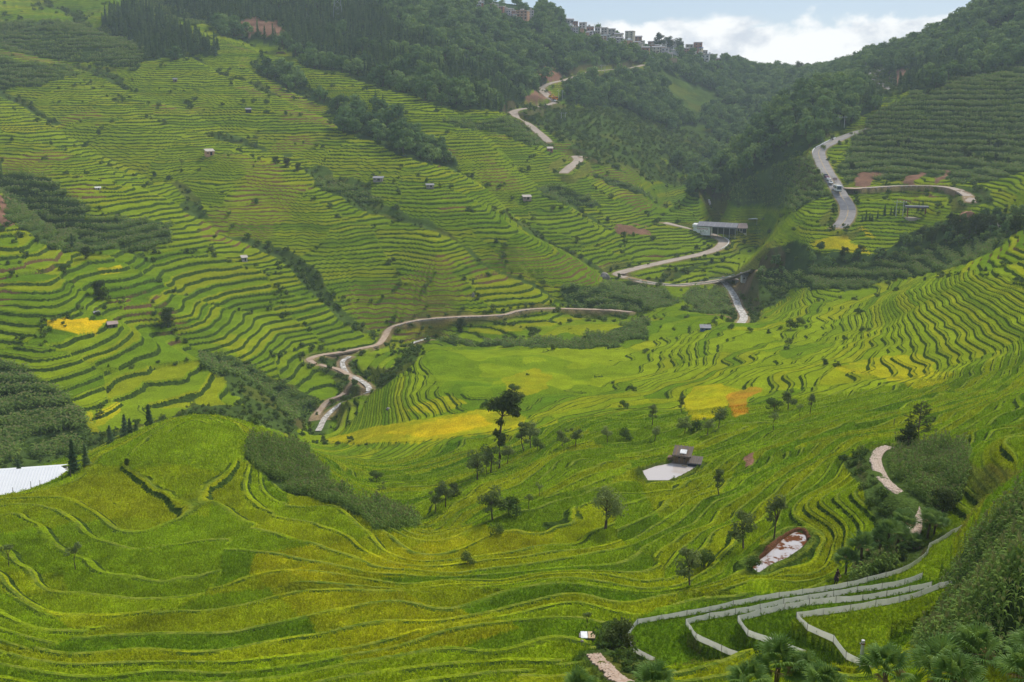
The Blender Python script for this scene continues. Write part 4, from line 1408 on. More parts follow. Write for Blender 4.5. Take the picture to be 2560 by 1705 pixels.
def plain(name, c, rough=0.8, spec=0.3, metal=0.0):
    m, n, b = new_mat(name)
    vec = n.node('ShaderNodeNewGeometry').outputs['Position']
    q = n.noise(vec, 2.3, 5.0, 0.65)
    q2 = n.noise(vec, 0.7, 3.0, 0.6)
    f = n.math('ADD', n.math('MULTIPLY', q, 0.5), n.math('MULTIPLY', q2, 0.5))
    d = tuple(v * 0.72 for v in c); l = tuple(min(1, v * 1.18) for v in c)
    n.l.new(n.mix(n.ramp(f, 0.33, 0.67), d, l), b.inputs['Base Color'])
    b.inputs['Roughness'].default_value = rough
    b.inputs['Specular IOR Level'].default_value = spec
    b.inputs['Metallic'].default_value = metal
    return m


for nm, c in dict(plaster=(0.62, 0.60, 0.57), brick=(0.42, 0.19, 0.12), render=(0.46, 0.41, 0.38), orange=(0.56, 0.31, 0.19), lilac=(0.55, 0.49, 0.50), cream=(0.60, 0.54, 0.42), yellow=(0.66, 0.56, 0.36),
                  roof_flat=(0.50, 0.43, 0.38), roof_slope=(0.26, 0.25, 0.27), roof_bright=(0.78, 0.77, 0.75), roof_blue=(0.10, 0.22, 0.55), roof_terrace=(0.45, 0.40, 0.37),
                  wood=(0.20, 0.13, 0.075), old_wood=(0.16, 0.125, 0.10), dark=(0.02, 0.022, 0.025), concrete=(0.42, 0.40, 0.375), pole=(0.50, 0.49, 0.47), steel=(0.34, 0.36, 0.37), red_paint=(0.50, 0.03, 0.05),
                  white_paint=(0.76, 0.76, 0.75), green_rail=(0.34, 0.40, 0.38), rust_post=(0.22, 0.075, 0.045), tan=(0.50, 0.36, 0.22), orange_paint=(0.72, 0.22, 0.02), yellow_paint=(0.75, 0.45, 0.03), tyre=(0.025, 0.025, 0.025), navy=(0.03, 0.035, 0.06), stone=(0.34, 0.29, 0.25), rock=(0.27, 0.24, 0.21), skin=(0.42, 0.25, 0.17), cloth=(0.055, 0.03, 0.042), hair=(0.015, 0.012, 0.012), slate=(0.17, 0.17, 0.20), blue_tarp=(0.08, 0.15, 0.30), pinkstone=(0.38, 0.27, 0.24)).items():
    MAT[nm] = plain(nm.replace('_', ' '), c)
m, n, b = new_mat('dark window glass')
b.inputs['Base Color'].default_value = (0.02, 0.028, 0.035, 1); b.inputs['Roughness'].default_value = 0.12
MAT['glass'] = m

# ---- village houses
UNIT_WIN = None
PANE = MB().box((0, -0.02, 0), (1, 0.08, 1)).mesh('window', [MAT['glass']])
FRAME = MB().box((0, -0.03, -0.56), (1.25, 0.16, 0.12)).mesh('sill', [MAT['roof_flat']])
hr = np.random.default_rng(5)
for x0, x1, y0, y1, wall, st, roof, label in VILLAGE:
    pxc = (x0 + x1) / 2
    p, mpp, rz = place(pxc, y1 + 2, 900)
    mpp = (p[1] * CP - p[2] * SP) / FPX
    W = (x1 - x0) * mpp * 0.86; H = (y1 - y0) * mpp * 0.84; D = max(5.0, W * 0.75)
    t = empty('house', p, rz + hr.uniform(-0.35, 0.35))
    tag(t, label, 'house', 'houses of the ridge village')
    wb = MB().box((0, D / 2, H / 2 - 2), (W, D, H + 4))
    sh = H / max(1, st)
    if st >= 2:
        wb.box((0, D / 2, sh), (W + 0.25, D + 0.25, 0.28))
    if st >= 3:
        wb.box((0, D / 2, sh * 2), (W + 0.25, D + 0.25, 0.28))
    wb.build('wall', MAT[wall], t)
    rb = MB()
    if roof == 'slope' or roof == 'blue':
        h2 = W * 0.10 + 0.5
        V = [(-W / 2 - 0.6, -0.9, H), (W / 2 + 0.6, -0.9, H), (W / 2 + 0.6, D / 2, H + h2), (-W / 2 - 0.6, D / 2, H + h2), (-W / 2 - 0.6, D + 0.6, H), (W / 2 + 0.6, D + 0.6, H)]
        V += [(x, y, z - 0.2) for x, y, z in V]
        rb.add(V, [(0, 1, 2, 3), (3, 2, 5, 4), (6, 9, 8, 7), (9, 10, 11, 8), (0, 6, 7, 1), (4, 5, 11, 10), (0, 3, 9, 6), (3, 4, 10, 9), (1, 7, 8, 2), (2, 8, 11, 5)])
        MB().add([(-W / 2, D * 0.02, H - 0.2), (-W / 2, D * 0.98, H - 0.2), (-W / 2, D / 2, H + h2 - 0.2), (W / 2, D * 0.02, H - 0.2), (W / 2, D * 0.98, H - 0.2), (W / 2, D / 2, H + h2 - 0.2)], [(0, 1, 2), (3, 5, 4), (0, 3, 4, 1), (0, 2, 5, 3), (1, 4, 5, 2)]).build('gable', MAT[wall], t)
    else:
        rb.box((0, D / 2, H + 0.12), (W + 0.5, D + 0.5, 0.24))
        for sx in (-1, 1):
            rb.box((sx * W / 2, D / 2, H + 0.55), (0.2, D, 0.7))
        rb.box((0, 0, H + 0.55), (W, 0.2, 0.7))
        if hr.random() < 0.6:
            rb.box((W * hr.uniform(-0.25, 0.25), D * 0.6, H + 1.4), (W * 0.3, D * 0.3, 2.4))
    rb.build('roof', MAT['roof_' + roof], t)
    if roof == 'terrace':
        for k in range(1, st + 1):
            bl = MB().box((0, -0.8, sh * k), (W, 1.7, 0.25)).build('balcony', MAT['roof_terrace'], t)
            MB().box((0, -1.6, sh * k + 0.5), (W, 0.1, 0.8)).build('railing', MAT[wall], bl)
    if x1 - x0 >= 13:
        ncol = max(2, int(W / 3.4))
        for k in range(st):
            for c in range(ncol):
                wo = bpy.data.objects.new('window', PANE); COL.objects.link(wo); wo.parent = t
                wo.location = ((c + 0.5) / ncol * W - W / 2, -0.02, sh * (k + 0.52)); wo.scale = (min(1.5, W / ncol * 0.5), 1, min(1.6, sh * 0.5))
                so_ = bpy.data.objects.new('sill', FRAME); COL.objects.link(so_); so_.parent = wo
    if wall in ('render', 'cream', 'plaster') and hr.random() < 0.6:
        MB().box((W * 0.1, -0.05, 0.9), (1.3, 0.1, 2.2)).build('door', MAT['wood'], t)

# tan earth terrace below the village
p, mpp, rz = place(1648, 146, 900)
struct(MB().box((0, 5, -2), (38, 12, 4.4)).build('earth_terrace', [MAT['tan']], None, loc=tuple(p))).rotation_euler = (0, 0, rz)


# ---- roadside shed with lettered wall, and the buildings by the valley road
def frame_from(pA, pB):
    a = Vector(pA); b_ = Vector(pB)
    d = b_ - a
    return math.atan2(d.y, d.x), d.length


pA, mA, _ = place(1733, 577, 450, 640); pB, mB_, _ = place(1838, 605, 450, 640)
pB = np.array((pB[0], pB[1], pB[2])); pA = np.array(pA)
ang, L = frame_from((pA[0], pA[1], 0), (pB[0], pB[1], 0))
zb = max(pA[2], pB[2]) - 0.3
t = empty('roadside_shed', ((pA[0] + pB[0]) / 2, (pA[1] + pB[1]) / 2, zb), ang)
tag(t, 'long shed with dark sheet roof and red lettered white wall beside the road bend', 'shed')
MB().box((-L * 0.30, 3.5, 0.4), (L * 0.40, 7, 4.8)).build('wall', MAT['white_paint'], t)
MB().box((-L * 0.47, 3.2, 3.2), (L * 0.10, 7.4, 1.6)).build('parapet', MAT['white_paint'], t)
rf_ = MB().add([(-L * 0.42, -0.6, 3.4), (L * 0.52, -0.6, 3.1), (L * 0.52, 8.5, 4.6), (-L * 0.42, 8.5, 4.9), (-L * 0.42, -0.6, 3.15), (L * 0.52, -0.6, 2.3), (L * 0.52, 8.5, 3.8), (-L * 0.42, 8.5, 4.65)],
               [(0, 1, 2, 3), (4, 7, 6, 5), (0, 4, 5, 1), (1, 5, 6, 2), (2, 6, 7, 3), (3, 7, 4, 0)]).build('roof', MAT['slate'], t)
for k in range(8):
    x = -L * 0.40 + k * L * 0.13
    MB().add([(x - 0.06, -0.62, 3.42 - 0.04 * k), (x + 0.06, -0.62, 3.42 - 0.04 * k), (x + 0.06, 8.5, 4.94 - 0.04 * k), (x - 0.06, 8.5, 4.94 - 0.04 * k), (x, 4, 4.30 - 0.04 * k)], [(0, 1, 4), (1, 2, 4), (2, 3, 4), (3, 0, 4)]).build('seam', MAT['steel'], rf_)
for k in range(5):
    MB().box((L * (-0.05 + 0.135 * k), -0.2, -0.2), (0.25, 0.25, 6)).build('post', MAT['steel'], t)
for k in range(4):
    MB().box((L * (0.40 + 0.035 * k), 7.6, -1.5), (0.2, 0.2, 9)).build('post', MAT['steel'], t)
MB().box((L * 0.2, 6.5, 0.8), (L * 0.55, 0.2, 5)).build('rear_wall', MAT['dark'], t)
MB().box((L * 0.44, 2.5, 0.8), (0.2, 6, 4.5)).build('side_sheet', MAT['navy'], t)
for k in range(6):                                              # the red lettering is too far to read: only its strokes
    x = -L * 0.40 + k * 1.05
    lt = MB()
    lt.box((x, -0.06, 1.7), (0.14, 0.06, 0.8)); lt.box((x + 0.3, -0.06, 1.95 - 0.25 * (k % 3)), (0.6, 0.06, 0.14)); lt.box((x + 0.5, -0.06, 1.6), (0.14, 0.06, 0.6))
    lt.build('letter', MAT['red_paint'], t)

p, mpp, rz = place(1846, 579, 480, 700)
t = empty('open_fronted_house', p, rz + 0.15)
tag(t, 'low pale house with row of dark openings behind the long shed', 'house')
W = 41 * mpp
wl = MB().box((0, 3, -0.3), (W, 5.5, 4.2)).build('wall', MAT['cream'], t)
for k in range(4):
    MB().box((-W * 0.32 + k * W * 0.16, 0.22, 0.75), (W * 0.10, 0.12, 1.5)).build('opening_shade', MAT['dark'], t)  # near-black slabs on the wall: the shade inside is put into their colour
MB().box((W * 0.36, 0.22, 0.3), (W * 0.22, 0.12, 2.4)).build('doorway_shade', MAT['dark'], t)  # likewise a solid slab, coloured like the unlit inside
MB().add([(-W * 0.56, -0.8, 2.0), (W * 0.56, -0.8, 2.0), (W * 0.60, 6.4, 4.1), (-W * 0.42, 6.4, 4.1), (-W * 0.56, -0.8, 1.75), (W * 0.56, -0.8, 1.75), (W * 0.60, 6.4, 3.85), (-W * 0.42, 6.4, 3.85)], [(0, 1, 2, 3), (4, 7, 6, 5), (0, 4, 5, 1), (1, 5, 6, 2), (2, 6, 7, 3), (3, 7, 4, 0)]).build('roof', MAT['pinkstone'], t)
p, mpp, rz = place(1880, 557, 480, 720)
t = empty('sheet_canopy', p, rz + 0.35)
tag(t, 'pale sheet canopy on thin posts above the open fronted house', 'canopy')
MB().box((0, 2, 2.2), (30 * mpp, 4, 0.2), 0).build('roof', MAT['roof_bright'], t)
for sx in (-1, 1):
    for sy in (0.3, 3.7):
        MB().box((sx * 13 * mpp, sy, 0.5), (0.15, 0.15, 3.4)).build('post', MAT['steel'], t)


# ---- bridge, guard rails, walls along the roads
def offset_line(pts, off):
    pts = np.asarray(pts)
    tg = np.gradient(pts[:, :2], axis=0)
    tg /= np.linalg.norm(tg, axis=1)[:, None]
    out = pts.copy()
    out[:, 0] += off * tg[:, 1]; out[:, 1] -= off * tg[:, 0]
    return out


def nearest_i(pts, px, py):
    a, b_ = project(*np.asarray(pts).T)
    return int(np.argmin(np.hypot(a - px, b_ - py)))


def guard_rail(pts, label, mat='green_rail', h=0.8, every=3):
    t = empty('guard_rail', pts[0])
    tag(t, label, 'guard rail', 'guard rails of the valley road')
    q = np.asarray(pts) - pts[0]
    up = np.array((0, 0, h))
    V, F = [], []
    for i, a in enumerate(q):
        V += [a + (0, 0, h - 0.25), a + (0, 0, h + 0.12), a + (0.05, 0.05, h + 0.12), a + (0.05, 0.05, h - 0.25)]
    for i in range(len(q) - 1):
        for k in range(4):
            F.append((i * 4 + k, i * 4 + (k + 1) % 4, (i + 1) * 4 + (k + 1) % 4, (i + 1) * 4 + k))
    MB().add(V, F).build('rail', MAT[mat], t)
    for i in range(0, len(q), every):
        MB().box(q[i] + (0.06, 0.06, h / 2 - 0.2), (0.14, 0.14, h + 0.5)).build('post', MAT['steel'], t)
    return t


wv, pv_ = LINES['valley_road']
guard_rail(offset_line(pv_, -(wv / 2 - 0.1))[6:40], 'grey green guard rail along the far side of the valley road')
iB = nearest_i(pv_, 1815, 702)
guard_rail(offset_line(pv_, wv / 2 - 0.1)[max(0, iB - 7):iB + 7], 'short guard rail on the near side of the small bridge', every=2)
pb = offset_line(pv_, wv / 2)[iB]
tgv = pv_[iB + 1] - pv_[iB - 1]
t = empty('bridge', pb, math.atan2(tgv[1], tgv[0]) + math.pi)
tag(t, 'small concrete road bridge over the white water stream', 'bridge')
MB().box((0, -0.15, -0.35), (13, 0.5, 0.9)).build('beam', MAT['pinkstone'], t)
MB().box((-5, 2.5, -2.4), (2.2, 6.0, 4.2)).build('abutment', MAT['concrete'], t)
MB().box((4.2, 2.5, -2.4), (2.2, 6.0, 4.2)).build('abutment', MAT['concrete'], t)
MB().box((0, 3.0, -0.5), (8, 5.6, 0.5)).build('deck', MAT['concrete'], t)


def wall_strip(name, pts, drop, mat, label, cat='wall', up=0.15, thick=0.4):
    V, F = [], []
    q = np.asarray(pts); inn = offset_line(q, -thick)
    for a, c in zip(q, inn):
        V += [(a[0], a[1], a[2] + up), (a[0], a[1], a[2] - drop), (c[0], c[1], c[2] - drop), (c[0], c[1], c[2] + up)]
    n_ = len(q)
    for i in range(n_ - 1):
        for k in range(4):
            F.append((i * 4 + k, i * 4 + (k + 1) % 4, (i + 1) * 4 + (k + 1) % 4, (i + 1) * 4 + k))
    F += [(0, 1, 2, 3), ((n_ - 1) * 4 + 3, (n_ - 1) * 4 + 2, (n_ - 1) * 4 + 1, (n_ - 1) * 4)]
    o = mesh_obj(name, V, F, mat)
    return tag(o, label, cat)


m, n, b = new_mat('field stone masonry')
vec = n.node('ShaderNodeNewGeometry').outputs['Position']
vo = n.node('ShaderNodeTexVoronoi'); vo.inputs['Scale'].default_value = 1.6; n.l.new(vec, vo.inputs['Vector'])
sepc = n.node('ShaderNodeSeparateColor'); n.l.new(vo.outputs['Color'], sepc.inputs[0])
n.l.new(n.mix(n.ramp(sepc.outputs[0], 0, 1), (0.20, 0.155, 0.13), (0.46, 0.40, 0.35)), b.inputs['Base Color'])
b.inputs['Roughness'].default_value = 0.95
n.l.new(n.bump(vo.outputs['Distance'], 0.8, 0.2), b.inputs['Normal'])
MAT['masonry'] = m
wp, pp_ = LINES['valley_path']
i0, i1 = nearest_i(pp_, 985, 817), nearest_i(pp_, 1400, 771)
wall_strip('retaining_wall', offset_line(pp_, wp / 2 + 0.05)[i0:i1], 1.1, MAT['masonry'], 'low stone wall holding up the valley path above yellow paddies')
ws_, ps_ = LINES['side_road']
i0, i1 = nearest_i(ps_, 2150, 471), nearest_i(ps_, 2345, 466)
wall_strip('retaining_wall', offset_line(ps_, ws_ / 2 + 0.05)[i0:i1], 3.4, MAT['masonry'], 'tall grey stone wall under the side road by the junction')
wb_, pb_ = LINES['bend_road']
i0, i1 = nearest_i(pb_, 1790, 624), nearest_i(pb_, 1795, 594)
lo_, hi_ = min(i0, i1), max(i0, i1)
wall_strip('parapet_wall', offset_line(pb_, wb_ / 2 - 0.1)[lo_:hi_], 0.3, MAT['white_paint'], 'white kerb wall round the outside of the road bend', up=0.75, thick=0.3)
wm_, pm_ = LINES['main_road']
i0, i1 = nearest_i(pm_, 2047, 387), nearest_i(pm_, 2100, 348)
lo_, hi_ = min(i0, i1), max(i0, i1)
wall_strip('parapet_wall', offset_line(pm_, wm_ / 2 - 0.1)[lo_:hi_] if project(*offset_line(pm_, 3)[lo_ + 2])[0] < project(*pm_[lo_ + 2])[0] else offset_line(pm_, -wm_ / 2 + 0.3)[lo_:hi_], 0.3, MAT['white_paint'], 'pale kerb wall on the outer edge of the upper main road curve', up=0.7, thick=0.3)

# main road: yellow centre line, fresh dark asphalt patch
def strip(name, pts, width, mat, lift):
    pts = np.asarray(pts)
    a = offset_line(pts, width / 2); c = offset_line(pts, -width / 2)
    V = []
    for x, y in zip(a, c):
        V += [(x[0], x[1], x[2] + lift), (y[0], y[1], y[2] + lift)]
    return mesh_obj(name, V, [(2 * i, 2 * i + 1, 2 * i + 3, 2 * i + 2) for i in range(len(pts) - 1)], mat)


MAT['line_yellow'] = surf('worn yellow road paint', (0.30, 0.26, 0.20), (0.55, 0.36, 0.08), 1.2, 0.9, 0)
MAT['new_asphalt'] = surf('newer asphalt', (0.10, 0.10, 0.115), (0.15, 0.15, 0.165), 0.4, 0.9, 0.1, 0.02)
struct(strip('road_centre_line', pm_, 0.28, MAT['line_yellow'], 0.16))
struct(strip('road_centre_line', LINES['forest_road'][1], 0.25, MAT['line_yellow'], 0.16))
i0, i1 = nearest_i(pm_, 2105, 493), nearest_i(pm_, 2118, 528)
struct(strip('asphalt_patch', pm_[min(i0, i1):max(i0, i1)], 6.7, MAT['new_asphalt'], 0.155))
MAT['red_dirt'] = surf('red road verge', (0.36, 0.20, 0.12), (0.48, 0.31, 0.21), 0.5, 0.95, 0.3, 0.05)
struct(strip('dirt_apron', ps_[0:9], 8.5, MAT['red_dirt'], 0.10))

# ---- water
m, n, b = new_mat('pond water')
b.inputs['Base Color'].default_value = (0.52, 0.46, 0.42, 1); b.inputs['Roughness'].default_value = 0.06; b.inputs['Specular IOR Level'].default_value = 0.9  # pale base colour: murky water with some of the sky's reflection painted in
vec = n.node('ShaderNodeNewGeometry').outputs['Position']
n.l.new(n.bump(n.noise(vec, 1.5, 3, 0.5), 0.03, 0.05), b.inputs['Normal'])
MAT['pond'] = m
m, n, b = new_mat('pond water with red weed')
vec = n.node('ShaderNodeNewGeometry').outputs['Position']
wd_ = n.ramp(n.math('ADD', n.math('MULTIPLY', n.noise(vec, 0.55, 5, 0.6), 0.7), n.math('MULTIPLY', n.noise(vec, 3.0, 3, 0.6), 0.3)), 0.46, 0.54)
n.l.new(n.mix(wd_, (0.50, 0.46, 0.45), n.mix(n.noise(vec, 4, 2), (0.16, 0.04, 0.015), (0.10, 0.05, 0.015))), b.inputs['Base Color'])
n.l.new(n.math('MULTIPLY_ADD', wd_, 0.85, 0.07), b.inputs['Roughness'])
n.l.new(n.math('MULTIPLY_ADD', wd_, -0.85, 0.9), b.inputs['Specular IOR Level'])
MAT['pond_weed'] = m
m, n, b = new_mat('white water')
vec = n.node('ShaderNodeNewGeometry').outputs['Position']
fo = n.ramp(n.math('ADD', n.math('MULTIPLY', n.noise(vec, 0.9, 5, 0.7), 0.6), n.math('MULTIPLY', n.noise(vec, 4.0, 3, 0.7), 0.4)), 0.44, 0.60)
n.l.new(n.mix(fo, (0.24, 0.21, 0.17), (0.78, 0.75, 0.71)), b.inputs['Base Color'])
b.inputs['Roughness'].default_value = 0.7
b.inputs['Specular IOR Level'].default_value = 0.1
MAT['whitewater'] = m
for name, P in POND_PTS.items():
    c = P.mean(0)
    big = P.copy(); big[:, :2] = c[:2] + (P[:, :2] - c[:2]) * 1.03
    big[:, 2] = P[0, 2] + 0.03
    struct(mesh_obj(name, big, [list(range(len(big)))], MAT['pond_weed'] if name == 'weedy_pond' else MAT['pond']))
for name in STREAMS:
    wd, pts = LINES[name]
    q = pts.copy(); q[:, 2] -= (1.8 if name == 'river' else 0.5) - 0.15
    struct(strip(name, q, wd * (0.75 if name == 'river' else 0.58), MAT['whitewater'], 0.1))
# red grass bank round the weedy pond
P = POND_PTS['weedy_pond'][:7]
MAT['red_grass'] = surf('red brown grass bank', (0.10, 0.035, 0.012), (0.22, 0.085, 0.025), 3.5, 0.95, 0.9, 0.2)
bank_ = catmull(P, 5)
V, F = [], []
brng = np.random.default_rng(3)
for i, a in enumerate(offset_line(bank_, 0.0)):
    dr = a[:2] - POND_PTS['weedy_pond'][:, :2].mean(0); dr /= np.linalg.norm(dr)
    for off, dz in ((-0.15, -0.1), (0.05, 0.30), (0.30, 0.42), (0.62, 0.34), (0.85, -0.2)):
        j_ = brng.uniform(-0.08, 0.08)
        V.append((a[0] + dr[0] * (off + j_), a[1] + dr[1] * (off + j_), a[2] + dz + j_))
for i in range(len(bank_) - 1):
    for k in range(4):
        F.append((i * 5 + k, i * 5 + k + 1, i * 5 + k + 6, i * 5 + k + 5))
struct(mesh_obj('pond_bank', V, F, MAT['red_grass'], smooth=True))


# ---- stone paths: real stones, too small to pick apart
MAT['path_stone'] = foliage_mat('path stones', (0.20, 0.12, 0.08), (0.40, 0.28, 0.20), (0.58, 0.48, 0.40), 0.0, 0.1, 0.9)
for name, seed in (('stone_path', 11), ('cobbled_path', 12)):
    wd, pts = LINES[name]
    g = np.random.default_rng(seed)
    seglen = np.r_[0, np.cumsum(np.linalg.norm(np.diff(pts[:, :2], axis=0), axis=1))]
    mb = MB()
    s_ = 0.0
    left = offset_line(pts, 1.0) - pts
    while s_ < seglen[-1]:
        c = np.array([np.interp(s_, seglen, pts[:, k]) for k in range(3)]); nr = np.array([np.interp(s_, seglen, left[:, k]) for k in range(2)])
        off = -wd / 2
        while off < wd / 2:
            w_ = g.uniform(0.14, 0.34); h_ = g.uniform(0.10, 0.22)
            ctr = c[:2] + nr * (off + w_ / 2) + g.normal(0, 0.03, 2)
            a = g.uniform(0, 3.14)
            k = 6
            an = a + np.arange(k) * 2 * math.pi / k
            rr = g.uniform(0.8, 1.1, k)
            top = np.stack([ctr[0] + np.cos(an) * rr * w_ * 0.46, ctr[1] + np.sin(an) * rr * h_ * 0.62, np.full(k, c[2] + 0.15 + g.uniform(0, 0.05))], 1)
            bot = top.copy(); bot[:, 2] -= 0.12; bot[:, :2] = ctr + (bot[:, :2] - ctr) * 1.1
            mb.add(np.vstack([top, bot]), [tuple(range(k))] + [(i, k + i, k + (i + 1) % k, (i + 1) % k) for i in range(k)])
            off += w_ * 0.98
        s_ += 0.19
    st_ = mb.build('stones', MAT['path_stone'], bpy.data.objects[name])
    st_['kind'] = 'stuff'


# ---- fences of white sheeting
m, n, b = new_mat('white plastic sheeting')
vec = n.node('ShaderNodeNewGeometry').outputs['Position']
n.l.new(n.mix(n.ramp(n.noise(n.mapping(vec, (1.2, 1.2, 0.5)), 1.6, 4, 0.6), 0.3, 0.7), (0.78, 0.76, 0.71), (0.90, 0.89, 0.86)), b.inputs['Base Color'])
b.inputs['Roughness'].default_value = 0.5
n.l.new(n.bump(n.noise(n.mapping(vec, (1.5, 1.5, 0.3)), 2.0, 3, 0.6), 0.35, 0.1), b.inputs['Normal'])
ts_ = n.node('ShaderNodeBsdfTranslucent'); ts_.inputs[0].default_value = (0.92, 0.90, 0.85, 1)
mx_ = n.node('ShaderNodeMixShader'); mx_.inputs[0].default_value = 0.55
n.l.new(b.outputs[0], mx_.inputs[1]); n.l.new(ts_.outputs[0], mx_.inputs[2])
n.l.new(mx_.outputs[0], [q for q in n.n if q.type == 'OUTPUT_MATERIAL'][0].inputs[0])
MAT['sheeting'] = m
F_LABEL = ['white sheet fence round the lowest fenced field, the longest of the four', 'white sheet fence second up the fenced steps', 'white sheet fence third up the fenced steps', 'white sheet fence round the topmost fenced field, nearest the concrete post']
frng = np.random.default_rng(8)
for fp, lab in zip(FENCE_PTS, F_LABEL):
    t = empty('sheet_fence', fp[0])
    tag(t, lab, 'fence', 'white sheet fences round the stepped fields')
    L_ = np.r_[0, np.cumsum(np.linalg.norm(np.diff(fp[:, :2], axis=0), axis=1))]
    npan = int(L_[-1] / 2.3)
    ss = np.linspace(0, L_[-1], npan + 1)
    pt = np.stack([np.interp(ss, L_, fp[:, k]) for k in range(3)], 1) - fp[0]
    tops = 0.52 + frng.normal(0, 0.025, npan + 1)
    for i in range(npan + 1):
        MB().tube([pt[i] + (0, 0, -0.3), pt[i] + (frng.normal(0, 0.02), frng.normal(0, 0.02), tops[i] + 0.12)], [0.025, 0.02], 5).build('stake', MAT['old_wood'], t)
    for i in range(npan):
        V, F = [], []
        a, c = pt[i], pt[i + 1]
        nv = np.array((c[1] - a[1], a[0] - c[0], 0)); nv /= np.linalg.norm(nv) + 1e-9
        for k in range(5):
            f_ = k / 4
            q = a + (c - a) * f_ + nv * 0.05 * math.sin(f_ * math.pi) * frng.uniform(-1, 1)
            tp = tops[i] * (1 - f_) + tops[i + 1] * f_ - 0.05 * math.sin(f_ * math.pi)
            V += [q + (0, 0, -0.05), q + (0, 0, tp), q + nv * 0.012 + (0, 0, tp), q + nv * 0.012 + (0, 0, -0.05)]
        for k in range(4):
            for e in range(4):
                F.append((k * 4 + e, k * 4 + (e + 1) % 4, (k + 1) * 4 + (e + 1) % 4, (k + 1) * 4 + e))
        F += [(0, 3, 2, 1), (16, 17, 18, 19)]
        MB().add(V, F).build('panel', MAT['sheeting'], t)

# concrete post in the top fenced field
p, mpp, rz = place(2152, 1668, 40, 90)
t = empty('concrete_post', p)
tag(t, 'round concrete post with iron band standing in the top fenced field', 'post')
h_ = 75 * mpp
MB().tube([(0, 0, -0.4), (0, 0, h_)], [0.14, 0.12], 12).build('shaft', MAT['pole'], t, smooth=False)
MB().tube([(0, 0, h_ * 0.86), (0, 0, h_ * 0.90)], [0.145, 0.145], 12).build('band', MAT['rust_post'], t)
MB().box((-0.17, 0, h_ * 0.88), (0.12, 0.05, 0.08)).build('bracket', MAT['steel'], t)


# ---- palms: fronds are separate parts sharing a few meshes
def frond_mesh(seed, L=0.80, nseg=22, pet=0.85):
    g = np.random.default_rng(seed)
    mb = MB()
    mb.tube([(0, 0, 0), (pet * 0.5, 0, 0.03), (pet, 0, 0)], [0.018, 0.014, 0.010], 4, 0, cap=False)
    for i in range(nseg):
        a = math.radians(-112 + 224 * i / (nseg - 1)) + g.normal(0, 0.02)
        ln = L * (0.72 + 0.28 * math.cos(a * 0.55)) * g.uniform(0.92, 1.05)
        d = np.array((math.cos(a), math.sin(a), 0)); sdv = np.array((-math.sin(a), math.cos(a), 0))
        o = np.array((pet, 0, 0))
        lift = 0.10 * math.cos(a)
        p1 = o + d * ln * 0.5 + (0, 0, lift + 0.05); p2 = o + d * ln * 0.82 + (0, 0, lift + 0.01); p3 = o + d * ln + (0, 0, lift - 0.12 * g.uniform(0.5, 2.2))
        w1, w2 = 0.040, 0.026
        mb.add([o, p1 - sdv * w1, p1 + (0, 0, -0.03), p1 + sdv * w1, p2 - sdv * w2, p2 + (0, 0, -0.01), p2 + sdv * w2, p3],
               [(0, 1, 2), (0, 2, 3), (1, 4, 5, 2), (2, 5, 6, 3), (4, 7, 5), (5, 7, 6)], 0)
    return mb


FROND = [frond_mesh(500 + k).mesh('frond', [MAT['leaf_palm']]) for k in range(4)]
DEADF = [frond_mesh(510 + k, 0.55, 14, 0.6).mesh('dry_frond', [MAT['palm_dead']]) for k in range(2)]


def palm(base, trunk_h, scale, nf, seed, label, group):
    g = np.random.default_rng(seed)
    t = empty('fan_palm', base)
    tag(t, label, 'palm', group)
    lean = g.normal(0, 0.05, 2) * trunk_h
    pts = [(0, 0, -0.4), (lean[0] * 0.3, lean[1] * 0.3, trunk_h * 0.5), (lean[0], lean[1], trunk_h)]
    MB().tube(pts, [0.13 * scale, 0.11 * scale, 0.13 * scale], 9).build('trunk', MAT['palm_fibre'], t)
    for k in range(nf):
        f_ = k / nf
        el = math.radians(80 - 92 * f_ + g.normal(0, 9)); az = k * 2.399 + g.normal(0, 0.2)
        dry = f_ > 0.88
        o = bpy.data.objects.new('dry_frond' if dry else 'frond', (DEADF if dry else FROND)[k % (2 if dry else 4)])
        COL.objects.link(o); o.parent = t
        o.location = (lean[0], lean[1], trunk_h - 0.05 + 0.10 * scale * (1 - f_))
        o.rotation_euler = (Matrix.Rotation(az, 3, 'Z') @ Matrix.Rotation(-el, 3, 'Y') @ Matrix.Rotation(g.normal(0, 0.35), 3, 'X')).to_euler()
        sx = scale * g.uniform(0.85, 1.12)
        o.scale = (sx, sx, sx)


FPALM = [  # crown sighting, range, size, description
    (1640, 1700, 34.0, 0.95, 'small fan palm whose crown just shows by the lowest fence end'),
    (1925, 1652, 31.0, 1.0, 'fan palm with upright fronds before the middle fences'),
    (1860, 1690, 30.0, 0.8, 'low fan palm left beside the upright fronded palm'),
    (2035, 1680, 31.0, 0.9, 'fan palm between the upright fronded palm and the concrete post'),
    (2110, 1706, 29.0, 0.8, 'low fan palm just left below the concrete post'),
    (2285, 1640, 29.0, 1.1, 'largest fan palm, right of the concrete post'),
    (2225, 1690, 27.0, 0.85, 'fan palm with pale drooping fronds under the largest palm'),
    (2390, 1680, 27.0, 0.9, 'dark fan palm low under the maize slope'),
    (2455, 1635, 31.0, 1.0, 'fan palm before the maize at the lower corner'),
    (2560, 1620, 28.0, 1.0, 'fan palm cut by the picture edge under the maize'),
    (2510, 1690, 25.0, 0.9, 'low fan palm in the lower right corner'),
    (1430, 1722, 33.0, 0.85, 'fan palm with only its frond tips showing left of the cobbled path'),
]
